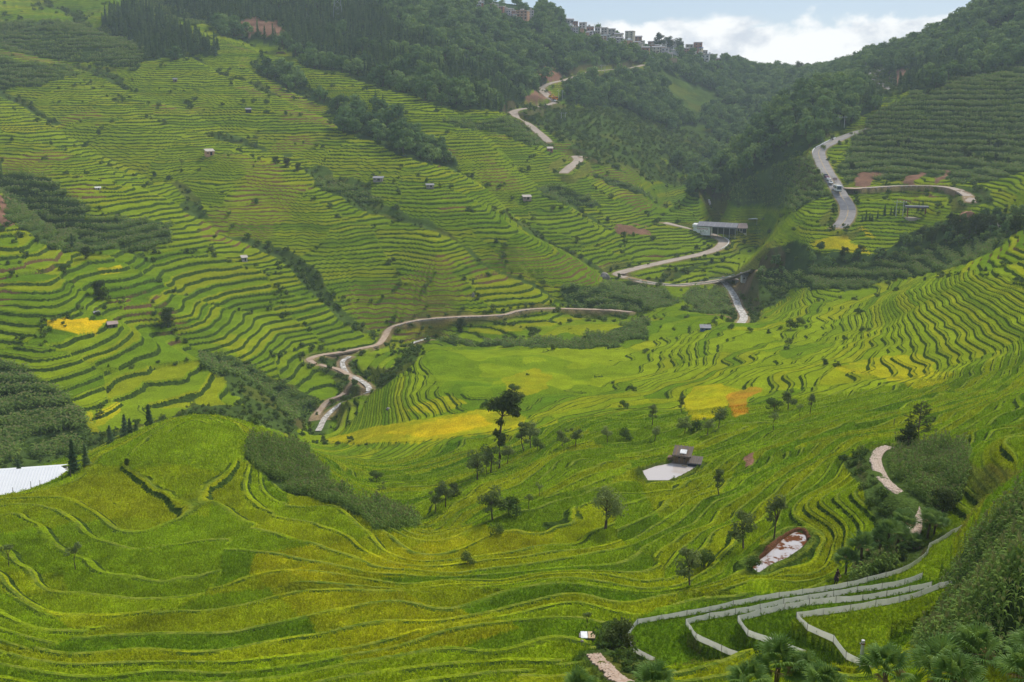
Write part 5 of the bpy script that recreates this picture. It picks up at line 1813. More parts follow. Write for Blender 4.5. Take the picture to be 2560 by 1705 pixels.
for k, (px, py, dist, sc2, lab) in enumerate(FPALM):
    u, r = sight(px, py + 16)
    x, y, zc = u * dist, dist, r * dist
    zg = float(ground(x, y, Zf)[0])
    palm((x, y, zg), max(0.8, zc - zg), sc2 * 0.68, 22, 600 + k, lab, 'fan palms along the near edge')
MPALM = [(2213, 1400, 92, 'tallest twin stemmed looking fan palm in the grove above the fences'), (2196, 1402, 66, 'fan palm close behind the tallest palm of the grove'), (2151, 1424, 78, 'bushy fan palm left of the tallest palm of the grove'), (2114, 1438, 52, 'lowest fan palm at the downhill end of the grove'), (2257, 1352, 64, 'slim single fan palm beside the stone path'), (2318, 1347, 62, 'fan palm on the far side of the stone path end'), (2335, 1338, 46, 'short fan palm right of the stone path end'), (2190, 1428, 32, 'stemless young fan palm under the grove'), (2285, 1372, 30, 'young fan palm between the grove and the top fence end'), (2240, 1385, 60, 'fan palm right of the tallest palm of the grove')]
for k, (px, py, hp, lab) in enumerate(MPALM):
    p, mpp, rz = place(px, py, 60, 150)
    hm = hp * mpp
    palm(p, max(0.3, hm - 0.75), 1.0 if hp > 35 else 0.8, 20, 640 + k, lab, 'fan palms above the fences')


# ---- single trees
TREEBANK = {}


def tree_meshes(kind_, var):
    key = (kind_, var)
    if key in TREEBANK:
        return TREEBANK[key]
    a, c = MB(), MB()
    sd_ = 700 + hash_str(kind_) + var * 7
    leaf = 'leaf_willow'
    if kind_ == 'willow':
        broad_tree(sd_, 5.0, 3.4, 1.5, 9, 900, 0.20, a, c, 0.10)
    elif kind_ == 'round':
        broad_tree(sd_, 5.0, 4.6, 1.4, 14, 1700, 0.17, a, c, 0.16, 0.05, 0.6)
    elif kind_ == 'slim':
        broad_tree(sd_, 6.0, 2.3, 1.3, 11, 900, 0.18, a, c, 0.09)
    elif kind_ == 'bush':
        broad_tree(sd_, 2.4, 3.0, 0.2, 9, 700, 0.17, a, c, 0.06); leaf = 'leaf_shrub'
    elif kind_ == 'darkbush':
        broad_tree(sd_, 4.0, 3.6, 0.3, 12, 1100, 0.22, a, c, 0.1); leaf = 'leaf_dark'
    elif kind_ == 'dark':
        broad_tree(sd_, 6.0, 4.2, 1.0, 13, 1500, 0.26, a, c, 0.14); leaf = 'leaf_dark'
    elif kind_ == 'conifer':
        conifer_tree(sd_, 7.0, 2.6, 900, 0.30, a, c, 0.05); leaf = 'leaf_conifer'
    elif kind_ == 'cypress':
        conifer_tree(sd_, 7.0, 2.2, 1100, 0.26, a, c, 0.02); leaf = 'leaf_conifer'
    elif kind_ == 'bamboo':
        bamboo_clump(sd_, 9.0, 9.0, 26, a, c, 40, 0.45); leaf = 'leaf_dark'
    elif kind_ == 'thin':
        broad_tree(sd_, 4.0, 2.0, 1.6, 6, 260, 0.16, a, c, 0.06)
    elif kind_ == 'tall':
        g = np.random.default_rng(sd_)
        pts = np.array([(0, 0, -0.4), (0.1, 0, 2.0), (0.0, 0, 4.2), (0.25, 0.1, 6.4), (0.45, 0.1, 8.2), (1.0, 0.1, 10.0)])
        a.tube(pts, [0.26, 0.2, 0.17, 0.15, 0.12, 0.05], 8)
        lobes = [(1.0, 0, 10.6, 1.5, 1.1), (2.2, 0.2, 10.9, 1.3, 1.0), (-0.4, 0, 10.2, 1.2, 0.9), (0.4, 0.5, 9.6, 1.2, 0.8), (2.0, -0.3, 9.4, 1.2, 0.8), (2.6, 0, 8.6, 0.7, 0.4), (-1.0, 0.2, 9.6, 0.8, 0.6), (1.4, 0, 11.6, 0.9, 0.7), (0.2, 0, 7.3, 0.7, 0.6), (-0.3, 0.1, 5.6, 0.7, 0.6), (0.5, 0, 4.9, 0.8, 0.7), (0.3, -0.1, 4.2, 0.6, 0.5)]
        for (x, y, z, r1, r2) in lobes:
            j = int(np.argmin(np.abs(pts[:, 2] - (z - 1.0))))
            a.tube([pts[j], (np.array((x, y, z)) + pts[j]) / 2, (x, y, z)], [0.08, 0.05, 0.02], 5, cap=False)
            k = int(210 * r1 * r1)
            D = g.normal(0, 1, (k, 3)); D /= np.linalg.norm(D, axis=1)[:, None]
            C = np.array((x, y, z)) + D * (1 - 0.55 * g.uniform(0, 1, (k, 1)) ** 1.3) * np.array((r1, r1, r2)) * (1 + g.normal(0, 0.12, (k, 1)))
            c.quads(leaf_cards(C, D + np.array((0, 0, 0.4)), 0.27, g))
        leaf = 'leaf_dark'
    elif kind_ == 'tiered':
        g = np.random.default_rng(sd_)
        a.tube([(0, 0, -0.3), (0, 0, 3.0), (0.1, 0, 6.6)], [0.16, 0.12, 0.03], 8)
        for k in range(34):
            z = 1.6 + 5.0 * (k / 34); az = k * 2.4 + g.normal(0, 0.3); ln = (2.7 - 0.30 * max(0, z - 2.6)) * g.uniform(0.65, 1.1)
            en = np.array((math.cos(az) * ln, math.sin(az) * ln, z + 0.9 * g.uniform(0.5, 1.2)))
            a.tube([(0, 0, z), en * (0.5, 0.5, 1) - (0, 0, 0.25), en], [0.05, 0.035, 0.012], 4, cap=False)
            q = 30
            tt = g.uniform(0.45, 1.05, q)[:, None]
            C = np.array((0, 0, z)) * (1 - tt) + en * tt + g.normal(0, 0.13, (q, 3))
            c.quads(leaf_cards(C, np.tile((0, 0, 1.0), (q, 1)), 0.24, g, 1.9))
        leaf = 'leaf_dark'
    hgt = max(np.concatenate(c.V)[:, 2].max(), np.concatenate(a.V)[:, 2].max())
    TREEBANK[key] = (a.mesh('trunk', [MAT['bark']], True), c.mesh('crown', [MAT[leaf]]), hgt)
    return TREEBANK[key]


def hash_str(t):
    return sum(ord(ch) * (i + 3) for i, ch in enumerate(t)) % 97


trng = np.random.default_rng(17)


def tree(px, py, hp, kind_, label, group=None, name=None, ymin=12, ymax=1900, widen=1.0):
    p, mpp, rz = place(px, py, ymin, ymax)
    tm, cm, hgt = tree_meshes(kind_, int(trng.integers(0, 3)) if kind_ not in ('tall', 'tiered') else 0)
    nm = name or {'conifer': 'conifer', 'cypress': 'cypress_tree', 'bush': 'bush', 'darkbush': 'bush', 'bamboo': 'bamboo_clump'}.get(kind_, 'field_tree')
    t = empty(nm, (p[0], p[1], p[2] - 0.05), trng.uniform(0, 6.28) if kind_ != 'tall' else 0)
    s_ = hp * mpp / hgt * (1.12 if p[1] < 330 else 1.0)
    t.scale = (s_ * widen, s_ * widen, s_)
    tag(t, label, 'bush' if nm == 'bush' else 'tree', group)
    for nm2, me_ in (('trunk', tm), ('crown', cm)):
        o = bpy.data.objects.new(nm2, me_); COL.objects.link(o); o.parent = t
    return t


TREES = [
    (1248, 1172, 187, 'tall', 'tall bare stemmed tree with dark top heavy crown in the centre'),
    (1193, 1201, 70, 'willow', 'leftmost twin stemmed grey green tree under the tall tree'),
    (1217, 1186, 46, 'thin', 'thin grey tree between the twin stemmed tree and the tall tree'),
    (1227, 1181, 66, 'willow', 'leaning grey green tree just left of the tall tree'),
    (1268, 1160, 48, 'willow', 'small grey tree just right of the tall tree foot'),
    (1310, 1130, 72, 'slim', 'left of the two upright willows right of the tall tree'),
    (1326, 1120, 62, 'willow', 'broader of the two willows right of the tall tree'),
    (1344, 1124, 32, 'bush', 'low bush beside the two upright willows'),
    (1406, 1119, 46, 'willow', 'left tree of the pair on the terrace rim'),
    (1438, 1117, 46, 'willow', 'right tree of the pair on the terrace rim'),
    (1213, 1022, 20, 'bush', 'tiny grey bush on the bund left above the gold field'),
    (1286, 984, 24, 'bush', 'small bush behind the crown of the tall tree'),
    (1301, 1002, 22, 'bush', 'small pointed bush right of the tall tree crown'),
    (1518, 1108, 42, 'willow', 'loose willow on the rim before the curved paddies'),
    (1565, 1100, 32, 'bush', 'broad bush on the rim left of the pond hut'),
    (1637, 1103, 38, 'willow', 'willow on the rim just above the pond hut'),
    (1560, 1024, 22, 'bush', 'lone bush on a bund among the curved paddies'),
    (1631, 1062, 48, 'slim', 'slender shrub tree standing along a bund above the pond hut'),
    (1704, 1033, 42, 'slim', 'slender tree at the left end of the bright yellow field'),
    (1711, 1086, 42, 'willow', 'first willow of the clump left of the orange field foot'),
    (1740, 1080, 32, 'bush', 'yellowish bush within the willow clump below the yellow field'),
    (1768, 1089, 44, 'willow', 'second willow of the clump below the yellow field'),
    (1796, 1072, 50, 'willow', 'tallest willow of the clump below the orange field'),
    (1800, 1050, 30, 'bush', 'bush touching the lower tip of the orange field'),
    (1970, 1026, 50, 'willow', 'full round grey tree right of the orange field'),
    (2025, 1035, 50, 'slim', 'upright tree second right of the orange field'),
    (1999, 1043, 32, 'thin', 'thin dark sapling between the round grey tree and the upright tree'),
    (1934, 1076, 46, 'thin', 'single stemmed young tree on the terrace rim below the orange field'),
    (1935, 1028, 32, 'bush', 'grey bush left of the full round grey tree'),
    (2268, 1124, 62, 'dark', 'dense black green tree at the head of the stone path'),
    (2294, 1104, 92, 'tiered', 'airy dark tree with spreading tiers above the stone path'),
    (1999, 813, 22, 'bush', 'small bush on the far shelf edge, right one of a pair'),
    (1977, 824, 28, 'bush', 'small bush on the far shelf edge, left one of a pair'),
    (2154, 831, 16, 'bush', 'tiny round bush on the curved terraces of the right shoulder'),
    (1828, 824, 16, 'bush', 'little bush above the blue shack'),
    (1875, 831, 13, 'bush', 'tiny bush right of the blue shack'),
    (1784, 813, 16, 'bush', 'little bush on the slope above the blue shack roof'),
    (1514, 1322, 96, 'round', 'round headed solitary tree with forked dark trunk in mid paddy'),
    (1231, 1300, 78, 'willow', 'pale yellow green bushy tree below the central slope'),
    (1272, 1290, 46, 'bush', 'pale bush right of the yellow green bushy tree'),
    (1114, 1270, 68, 'willow', 'pale willow at the foot of the central slope'),
    (1088, 1278, 50, 'willow', 'grey willow left of the pale willow at the slope foot'),
    (1136, 1241, 34, 'darkbush', 'dark bush above the pale willow at the slope foot'),
    (1323, 1275, 42, 'thin', 'thin pale sapling on the narrow curved steps'),
    (1349, 1242, 36, 'thin', 'thin pale sapling higher on the narrow curved steps'),
    (1242, 1336, 27, 'bush', 'small grey bush at the edge of the yellow field in the hollow'),
    (1169, 1410, 34, 'bush', 'grey twiggy bush alone in the ripening hollow'),
    (1466, 1572, 46, 'thin', 'spindly sapling above the little sheet roofed trough'),
    (956, 1241, 36, 'thin', 'thin grey tree in the gully by the maize tip'),
    (942, 1204, 28, 'bush', 'grey bush at the head of the small gully'),
    (1548, 1628, 78, 'darkbush', 'tall dark bush right by the corner of the lowest fence'),
    (1522, 1622, 58, 'bush', 'green bush left of the dark bush by the fence corner'),
    (1797, 1237, 62, 'slim', 'slim feathery tree below the pond hut on a bund'),
    (1935, 1348, 108, 'slim', 'tall slim tree mirrored in the weedy pond'),
    (1858, 1374, 94, 'willow', 'grey green tree left of the weedy pond'),
    (1724, 1465, 94, 'willow', 'loose grey tree with bare foot below the weedy pond'),
    (1760, 1420, 50, 'bush', 'bush up the slope from the loose grey tree'),
    (1880, 1425, 40, 'bush', 'bush overhanging the lower tip of the weedy pond'),
    (2353, 1290, 66, 'darkbush', 'black green bush at the lower edge of the right maize patch'),
    (189, 1424, 68, 'thin', 'small spindly tree with bare spike in the left paddies'),
    (22, 1417, 60, 'thin', 'small spindly tree at the left picture edge'),
    (53, 1219, 70, 'cypress', 'dark column of a cypress before the white roofed shed'),
    (186, 1182, 80, 'cypress', 'tall dark cypress behind the right end of the white roofed shed'),
    (216, 1165, 56, 'cypress', 'second cypress right of the white roofed shed'),
    (376, 1085, 42, 'conifer', 'broadest conifer peeping over the left knoll'),
    (314, 1090, 40, 'conifer', 'left of the twin conifers behind the left knoll'),
    (327, 1094, 34, 'conifer', 'right of the twin conifers behind the left knoll'),
    (343, 1100, 24, 'conifer', 'shortest conifer behind the left knoll'),
    (277, 1112, 36, 'conifer', 'conifer on the slope between the shed and the knoll'),
    (318, 1164, 18, 'darkbush', 'low dark bush on the crown of the left knoll'),
    (248, 746, 42, 'darkbush', 'big round dark bush in the left gully'),
    (420, 818, 46, 'darkbush', 'dark tree in the left gully right of the red roofed hut'),
    (182, 628, 46, 'conifer', 'pointed conifer at the top of the left gully'),
    (215, 647, 34, 'darkbush', 'grey bush in the left gully below the pointed conifer'),
    (164, 684, 28, 'bush', 'bush on the left bank of the left gully'),
    (1153, 826, 34, 'darkbush', 'round dark tree in the valley floor below the stone wall'),
    (1000, 362, 40, 'bamboo', 'left bamboo clump on the upper terrace rib'),
    (1032, 368, 44, 'bamboo', 'tallest dark bamboo clump on the upper terrace rib'),
    (1066, 385, 36, 'bamboo', 'lowest bamboo clump on the upper terrace rib'),
    (939, 250, 26, 'conifer', 'left one of two lone conifers on the terraced slope'),
    (957, 257, 22, 'conifer', 'right one of two lone conifers on the terraced slope'),
    (720, 418, 26, 'darkbush', 'dark thicket bush amid the middle terraces'),
    (745, 430, 24, 'darkbush', 'second dark thicket bush amid the middle terraces'),
    (690, 410, 20, 'darkbush', 'upper dark thicket bush amid the middle terraces'),
    (455, 420, 24, 'thin', 'gnarled bare looking tree below the tan hut'),
    (1999, 170, 34, 'dark', 'rounded tree standing out on the far saddle skyline'),
    (1649, 97, 38, 'dark', 'leftmost of the big trees over the ridge village'),
    (1671, 94, 34, 'dark', 'middle one of the big trees over the ridge village'),
    (1697, 101, 34, 'dark', 'rightmost of the big trees over the ridge village'),
]
for row in TREES:
    px, py, hp, kd, lab = row
    if kd == 'bamboo':
        tree(px, py, hp, kd, lab, 'bamboo on the terraces')
    else:
        big = 1000 < py < 1120 and px < 400 and kd == 'conifer'
        tree(px, py, hp * (1.3 if big else 1), kd, lab, None, ymin=900 if py < 190 and 1600 < px < 2010 else 176 if big else 40, widen=1.35 if big or kd == 'cypress' else 1.0)
for px, py, hp in [(2165, 548, 24), (2174, 550, 20), (2181, 550, 16), (2194, 545, 20), (2211, 539, 29), (2227, 537, 20), (2236, 536, 22), (2247, 534, 19), (2262, 530, 18), (2296, 527, 24), (2306, 527, 26), (2156, 552, 16)]:
    tree(px, py, hp, 'conifer', 'small pointed conifer in the row behind the covered gateway', 'conifer row by the gateway', ymin=380, ymax=560)
for px, py, hp in [(2258, 104, 28), (2226, 118, 20), (2236, 116, 22), (2243, 112, 20), (2210, 124, 18), (2187, 136, 18), (2191, 140, 20), (2355, 42, 22), (2345, 50, 16), (2170, 150, 14)]:
    tree(px, py, hp, 'conifer', 'dark pointed conifer on the skyline of the right hand mountain', 'conifers on the right skyline', ymin=700)
for px, py, hp in [(1363, 26, 22), (1374, 36, 26), (1381, 38, 28), (1358, 28, 14)]:
    tree(px, py, hp, 'conifer', 'dark pointed conifer on the skyline right of the upper hamlet', 'conifers by the upper hamlet', ymin=800)
# the dark conifer stand at the upper left, tree by tree
g = np.random.default_rng(77)
cnt = 0
STAND = [(240, 60), (320, 14), (370, 30), (430, 60), (490, 82), (545, 122), (552, 140), (450, 142), (365, 140), (300, 88)]
while cnt < 90:
    px, py = g.uniform(235, 556), g.uniform(12, 144)
    if inside(np.array([px]), np.array([py]), STAND)[0]:
        tree(px, py, g.uniform(22, 36), 'conifer', 'dark conifer packed in the wedge shaped stand above the terraces', 'conifers of the wedge shaped stand', ymin=450, widen=1.0)
        cnt += 1
for px, py, hp in [(2300, 600, 34), (2330, 610, 44), (2360, 600, 40), (2395, 590, 56), (2420, 600, 50), (2440, 590, 60), (2475, 580, 46), (2510, 575, 40), (2540, 580, 44), (2380, 560, 30), (2150, 640, 30), (2205, 645, 26), (2110, 645, 30)]:
    tree(px, py, hp, 'dark', 'dark leafy tree on the shaded bank under the gateway terraces', 'trees on the shaded bank', ymin=340, ymax=520)
for px, py, hp in [(2181, 358, 18), (2244, 368, 20), (2269, 362, 18), (2410, 390, 26), (2472, 365, 22), (2496, 372, 24), (2422, 395, 18), (2320, 237, 16), (2128, 425, 22), (2490, 400, 18), (2520, 410, 18), (2440, 405, 16), (2080, 352, 12)]:
    tree(px, py, hp, 'dark', 'small dark tree dotted over the maize hillside', 'trees on the maize hillside', ymin=470, ymax=760)


# ---- huts and sheds in the fields
def roof_slab(mb, W, D, z0, z1, over=0.35, th=0.14, gable=False):
    if gable:
        V = [(-W / 2 - over, -D / 2 - over, z0), (W / 2 + over, -D / 2 - over, z0), (W / 2 + over, 0, z1), (-W / 2 - over, 0, z1), (-W / 2 - over, D / 2 + over, z0), (W / 2 + over, D / 2 + over, z0)]
        V += [(x, y, z - th) for x, y, z in V]
        mb.add(V, [(0, 1, 2, 3), (3, 2, 5, 4), (6, 9, 8, 7), (9, 10, 11, 8), (0, 6, 7, 1), (4, 5, 11, 10), (0, 3, 9, 6), (3, 4, 10, 9), (1, 7, 8, 2), (2, 8, 11, 5)])
    else:
        V = [(-W / 2 - over, -D / 2 - over, z0), (W / 2 + over, -D / 2 - over, z0), (W / 2 + over, D / 2 + over, z1), (-W / 2 - over, D / 2 + over, z1)]
        V += [(x, y, z - th) for x, y, z in V]
        mb.add(V, [(0, 1, 2, 3), (7, 6, 5, 4), (0, 4, 5, 1), (1, 5, 6, 2), (2, 6, 7, 3), (3, 7, 4, 0)])
    return mb


def hut(px, py, wp, hp, wall, roof, label, gable=False, rot=0.3, ymin=40):
    p, mpp, rz = place(px, py, ymin)
    W, H = wp * mpp * 0.85, hp * mpp
    D = W * 0.75
    t = empty('field_hut', p, rz + rot)
    tag(t, label, 'hut', 'field huts')
    MB().box((0, 0, H * 0.33 - 0.4), (W, D, H * 0.66 + 0.8)).build('wall', MAT[wall], t)
    roof_slab(MB(), W, D, H * 0.66, H, 0.3, 0.14, gable).build('roof', MAT[roof], t)
    MB().box((W * 0.1, -D / 2 - 0.02, H * 0.27), (W * 0.26, 0.1, H * 0.5)).build('doorway_shade', MAT['dark'], t)  # solid slab, near black to paint the shade inside the hut
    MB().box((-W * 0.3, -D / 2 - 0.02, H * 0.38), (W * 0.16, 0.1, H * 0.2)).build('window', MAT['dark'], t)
    return t


for row in [
    (524, 388, 24, 16, 'orange', 'roof_flat', 'tan mud hut beside the path on the upper terraces', False, 0.3),
    (611, 652, 16, 14, 'render', 'roof_flat', 'tiny hut on stilts with pale roof on the middle terraces', False, 0.2),
    (282, 817, 25, 13, 'old_wood', 'pinkstone', 'small hut with reddish sheet roof right of the gold field', False, 0.1),
    (240, 786, 15, 9, 'old_wood', 'roof_slope', 'low thatched hut above the gold field', True, 0.4),
    (245, 473, 14, 7, 'render', 'plaster', 'tiny white roofed shelter on the left terraces', False, 0.0),
    (438, 204, 11, 9, 'old_wood', 'roof_slope', 'tiny dark hut on the upper terraces under the conifer stand', True, 0.0),
    (621, 279, 14, 9, 'navy', 'roof_slope', 'tiny dark hut on the terraces above the tan hut', False, 0.2),
    (1317, 498, 24, 11, 'pinkstone', 'roof_flat', 'low stone hut on the terraces below the road', False, 0.2),
    (946, 451, 28, 10, 'rock', 'roof_slope', 'ruined stone hut on the central terraces', False, -0.2),
    (1375, 378, 16, 11, 'brick', 'roof_flat', 'little brick hut near the road above the terraces', False, 0.2),
    (1075, 468, 22, 8, 'rock', 'roof_slope', 'broken walled hut right of the ruined stone hut', False, 0.1),
    (1763, 826, 28, 13, 'blue_tarp', 'roof_slope', 'blue and grey shack on the far edge of the shelf', False, 0.1),
    (1864, 702, 26, 20, 'concrete', 'roof_slope', 'square concrete hut with rubble roof by the bridge', False, 0.3),
    (2502, 572, 16, 14, 'rock', 'roof_flat', 'little grey hut half hidden in the shaded bank', False, 0.2),
]:
    hut(*row)

# pond hut on stilts
p, mpp, rz = place(1706, 1160, 90, 200)
t = empty('pond_hut', p, rz - 0.15)
tag(t, 'ramshackle wooden hut with patched bark roof over the fish pond', 'hut')
W = 62 * mpp
roof_slab(MB(), W * 0.66, 2.3, 1.8, 2.6, 0.2, 0.2).build('roof', MAT['old_wood'], t)
for k in range(7):
    x = -W * 0.36 + k * W * 0.12
    roof_slab(MB(), 0.10 + 0.22 * ((k * 37) % 5) / 5, 2.6 + 0.25 * ((k * 13) % 4) / 4, 1.90 + 0.03 * (k % 2), 2.72, 0.0, 0.06).build('roof_batten', MAT['wood' if k % 2 else 'old_wood'], t).location = (x, 0, 0)
rs = roof_slab(MB(), W * 0.26, 1.0, 2.12, 2.44, 0.0, 0.05).build('patch_sheet', MAT['roof_bright'], t); rs.location = (0.15, -0.35, 0)
for sx in (-0.4, 0.0, 0.4):
    for sy in (-1.1, 1.1):
        MB().tube([(sx * W * 0.7, sy * 0.9, -1.4), (sx * W * 0.7 + 0.06 * sy, sy * 0.9, 1.9)], 0.06, 6).build('stilt', MAT['wood'], t)
MB().box((0, 0, 0.45), (W * 0.8, 2.4, 0.12)).build('floor', MAT['old_wood'], t)
for k in range(9):
    MB().box((-W * 0.31 + k * W * 0.07, -1.0 + 0.04 * (k % 2), 0.85 + 0.1 * (k % 3)), (W * 0.058, 0.06, 0.85 + 0.3 * ((k * 7) % 3) / 3)).build('plank', MAT['wood' if k % 3 else 'old_wood'], t)
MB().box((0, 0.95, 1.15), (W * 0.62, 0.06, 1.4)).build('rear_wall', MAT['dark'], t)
MB().box((-W * 0.5, 0.2, 0.7), (W * 0.2, 1.2, 0.6)).build('firewood', MAT['wood'], t)
an = roof_slab(MB(), W * 0.5, 2.0, 0.85, 1.35, 0.1, 0.1).build('lean_to_roof', MAT['slate'], t); an.location = (W * 0.52, -0.5, 0)
for k in range(6):
    bt = roof_slab(MB(), 0.08, 2.0, 0.93, 1.43, 0.1, 0.06).build('lean_to_batten', MAT['old_wood'], t); bt.location = (W * 0.30 + k * W * 0.09, -0.5, 0)
MB().box((W * 0.52, -1.5, 0.35), (W * 0.5, 0.06, 0.8)).build('lean_to_wall', MAT['navy'], t)
MB().box((W * 0.16, -1.9, 0.1), (W * 0.22, 0.06, 0.8), 0).build('gate_board', MAT['tan'], t)

# white roofed shed behind the left knoll
MAT['sheet_white'] = surf('white roof sheet', (0.74, 0.75, 0.78), (0.80, 0.80, 0.82), 0.15, 0.5, 0)
pL = sight(-60, 1225); pR_ = sight(150, 1166)
u0, r0 = sight(152, 1165)
Ysh = 187.0
ridge_z = r0 * Ysh
xr = u0 * Ysh
mpp = (Ysh * CP - ridge_z * SP) / FPX
t = empty('white_roofed_shed', (xr, Ysh, ridge_z), math.radians(12))
tag(t, 'long shed with bright ribbed metal roof behind the left knoll', 'shed')
Lr = 26.0; Dr = 7.5; drop = 2.3
rf_ = MB().add([(-Lr, 0, 0), (0, 0, 0), (4.5, -Dr * 0.55, -drop * 0.75), (0.5, -Dr, -drop), (-Lr, -Dr, -drop), (-Lr, Dr, -drop), (0, Dr, -drop)], [(0, 4, 3, 1), (1, 3, 2), (0, 1, 6, 5)]).build('roof', MAT['sheet_white'], t)
MAT['rib'] = surf('grey roof rib', (0.66, 0.68, 0.73), (0.70, 0.72, 0.77), 0.15, 0.5, 0)
for k in range(44):
    x = -Lr + 0.3 + k * (Lr / 44.0)
    MB().add([(x - 0.04, -0.02, 0.02), (x + 0.10, -0.02, 0.02), (x + 0.10, -Dr, -drop + 0.02), (x - 0.04, -Dr, -drop + 0.02), (x + 0.03, -0.02, 0.08), (x + 0.03, -Dr, -drop + 0.08)], [(0, 4, 5, 3), (4, 1, 2, 5)]).build('rib', MAT['rib'], rf_)
MB().box((-Lr / 2, 0, -drop - 1.6), (Lr - 0.6, Dr * 1.8, 3.0)).build('wall', MAT['plaster'], t)
# stakes of the field edge before the shed
for k, (px, py, hp) in enumerate([(31, 1224, 16), (77, 1216, 20), (100, 1212, 14), (154, 1199, 18), (177, 1193, 22), (192, 1180, 36)]):
    p, mpp, rz = place(px, py, 90, 175)
    t = MB().tube([(0, 0, -0.2), (0.03, 0, hp * mpp)], [0.045, 0.03], 6).build('field_stake', MAT['old_wood'], None, loc=tuple(p))
    tag(t, 'thin grey stake on the field edge before the white roofed shed', 'stake', 'stakes before the white roofed shed')
p, mpp, rz = place(2234, 1064, 100, 200)
tag(MB().tube([(0, 0, -0.2), (0.05, 0, 18 * mpp)], [0.07, 0.05], 6).build('field_post', MAT['old_wood'], None, loc=tuple(p)), 'lone dark post left of the airy tiered tree', 'post')

# covered gateway
p, mpp, rz = place(2290, 545, 380, 540)
t = empty('covered_gateway', p, rz + 0.1)
tag(t, 'dark flat roofed gateway on two rust red posts over a pale yard', 'gateway')
W = 46 * mpp; H = 28 * mpp
MB().box((0, 1, H), (W + 1.6, 4, 0.7)).build('roof', MAT['slate'], t)
for sx in (-1, 1):
    MB().box((sx * W * 0.45, 0.6, H / 2 - 0.4), (0.5, 0.5, H + 0.8)).build('post', MAT['rust_post'], t)
MB().box((0, 1.2, H - 0.7), (W, 0.3, 0.4)).build('beam', MAT['rust_post'], t)
struct(MB().box((p[0] - 0.3, p[1] + 1.0, p[2] - 0.4), (W * 0.92, 7.5, 1.3)).build('paved_yard', MAT['concrete_road']))
p, mpp, rz = place(2420, 552, 360, 500)
tag(MB().add([(-3.2, 0, -0.4), (3.4, 0, -0.4), (3.0, 1.4, 3.4), (0.2, 1.5, 3.8), (-2.4, 1.3, 2.6), (-3.2, 2.5, -0.4), (3.4, 2.5, -0.4), (3.0, 2.6, 3.4), (0.2, 2.6, 3.8), (-2.4, 2.6, 2.6)], [(0, 1, 2, 3, 4), (5, 9, 8, 7, 6), (0, 4, 9, 5), (4, 3, 8, 9), (3, 2, 7, 8), (2, 1, 6, 7)]).build('brick_bank', MAT['brick'], None, loc=tuple(p)), 'bare orange earth face cut into the bank right of the gateway', 'earth bank')

# boulder on the terrace end, rubble by the stream, trough roof
g = np.random.default_rng(4)
def boulder(px, py, wp, hp, label, mat='rock', ymin=40):
    p, mpp, rz = place(px, py, ymin)
    bm = bmesh.new(); bmesh.ops.create_icosphere(bm, subdivisions=3, radius=1.0)
    for v_ in bm.verts:
        v_.co *= 1 + 0.22 * math.sin(3 * v_.co.x + 2 * v_.co.z) * math.cos(2.3 * v_.co.y) + g.normal(0, 0.04)
        v_.co.x *= wp * mpp / 2; v_.co.y *= wp * mpp / 2.4; v_.co.z = v_.co.z * hp * mpp * 0.62 + hp * mpp * 0.25
    me = bpy.data.meshes.new('boulder'); bm.to_mesh(me); bm.free(); me.materials.append(MAT[mat])
    o = bpy.data.objects.new('boulder', me); COL.objects.link(o); o.location = tuple(p)
    return tag(o, label, 'boulder')
boulder(1511, 696, 28, 16, 'great grey boulder at the terrace end above the valley road')
boulder(970, 1024, 12, 6, 'brown boulder on the shelf left of the gold field')
boulder(1183, 742, 8, 12, 'upright dark rock in the lower terraces')
boulder(1455, 1604, 9, 5, 'little stone by the sheet roofed trough', 'stone')

p, mpp, rz = place(1468, 1596, 60, 110)
t = empty('sheet_roofed_trough', p, rz + 0.05)
tag(t, 'low trough with a white and a rusty sheet for roof in the near paddies', 'trough')
W = 40 * mpp
MB().box((0, 0, 0.05), (W, 0.7, 0.5)).build('wall', MAT['rock'], t)
MB().box((-W * 0.2, -0.05, 0.36), (W * 0.42, 0.9, 0.05), 0, Matrix.Rotation(0.12, 3, 'X')).build('white_sheet', MAT['white_paint'], t)
MB().box((W * 0.26, -0.05, 0.36), (W * 0.42, 0.9, 0.05), 0, Matrix.Rotation(0.12, 3, 'X')).build('rusty_sheet', MAT['tan'], t)


# ---- poles and the pylon
def h_pole(px, py, hp, label, ymin=380, span=3.0, single=False):
    p, mpp, rz = place(px, py, ymin)
    H = hp * mpp
    t = empty('power_pole', p, rz + 0.2)
    tag(t, label, 'power pole', 'concrete power poles')
    for sx in ((0,) if single else (-span / 2, span / 2)):
        MB().tube([(sx, 0, -1), (sx, 0, H)], [0.2, 0.13], 8).build('shaft', MAT['pole'], t)
    MB().box((0, 0, H - 0.9), (span * (1.9 if not single else 0.8), 0.18, 0.2)).build('crossarm', MAT['steel'], t)
    for sx in (-1, 0, 1):
        MB().tube([(sx * span * (0.85 if not single else 0.36), 0, H - 0.8), (sx * span * (0.85 if not single else 0.36), 0, H - 0.3)], [0.09, 0.05], 6).build('insulator', MAT['white_paint'], t)


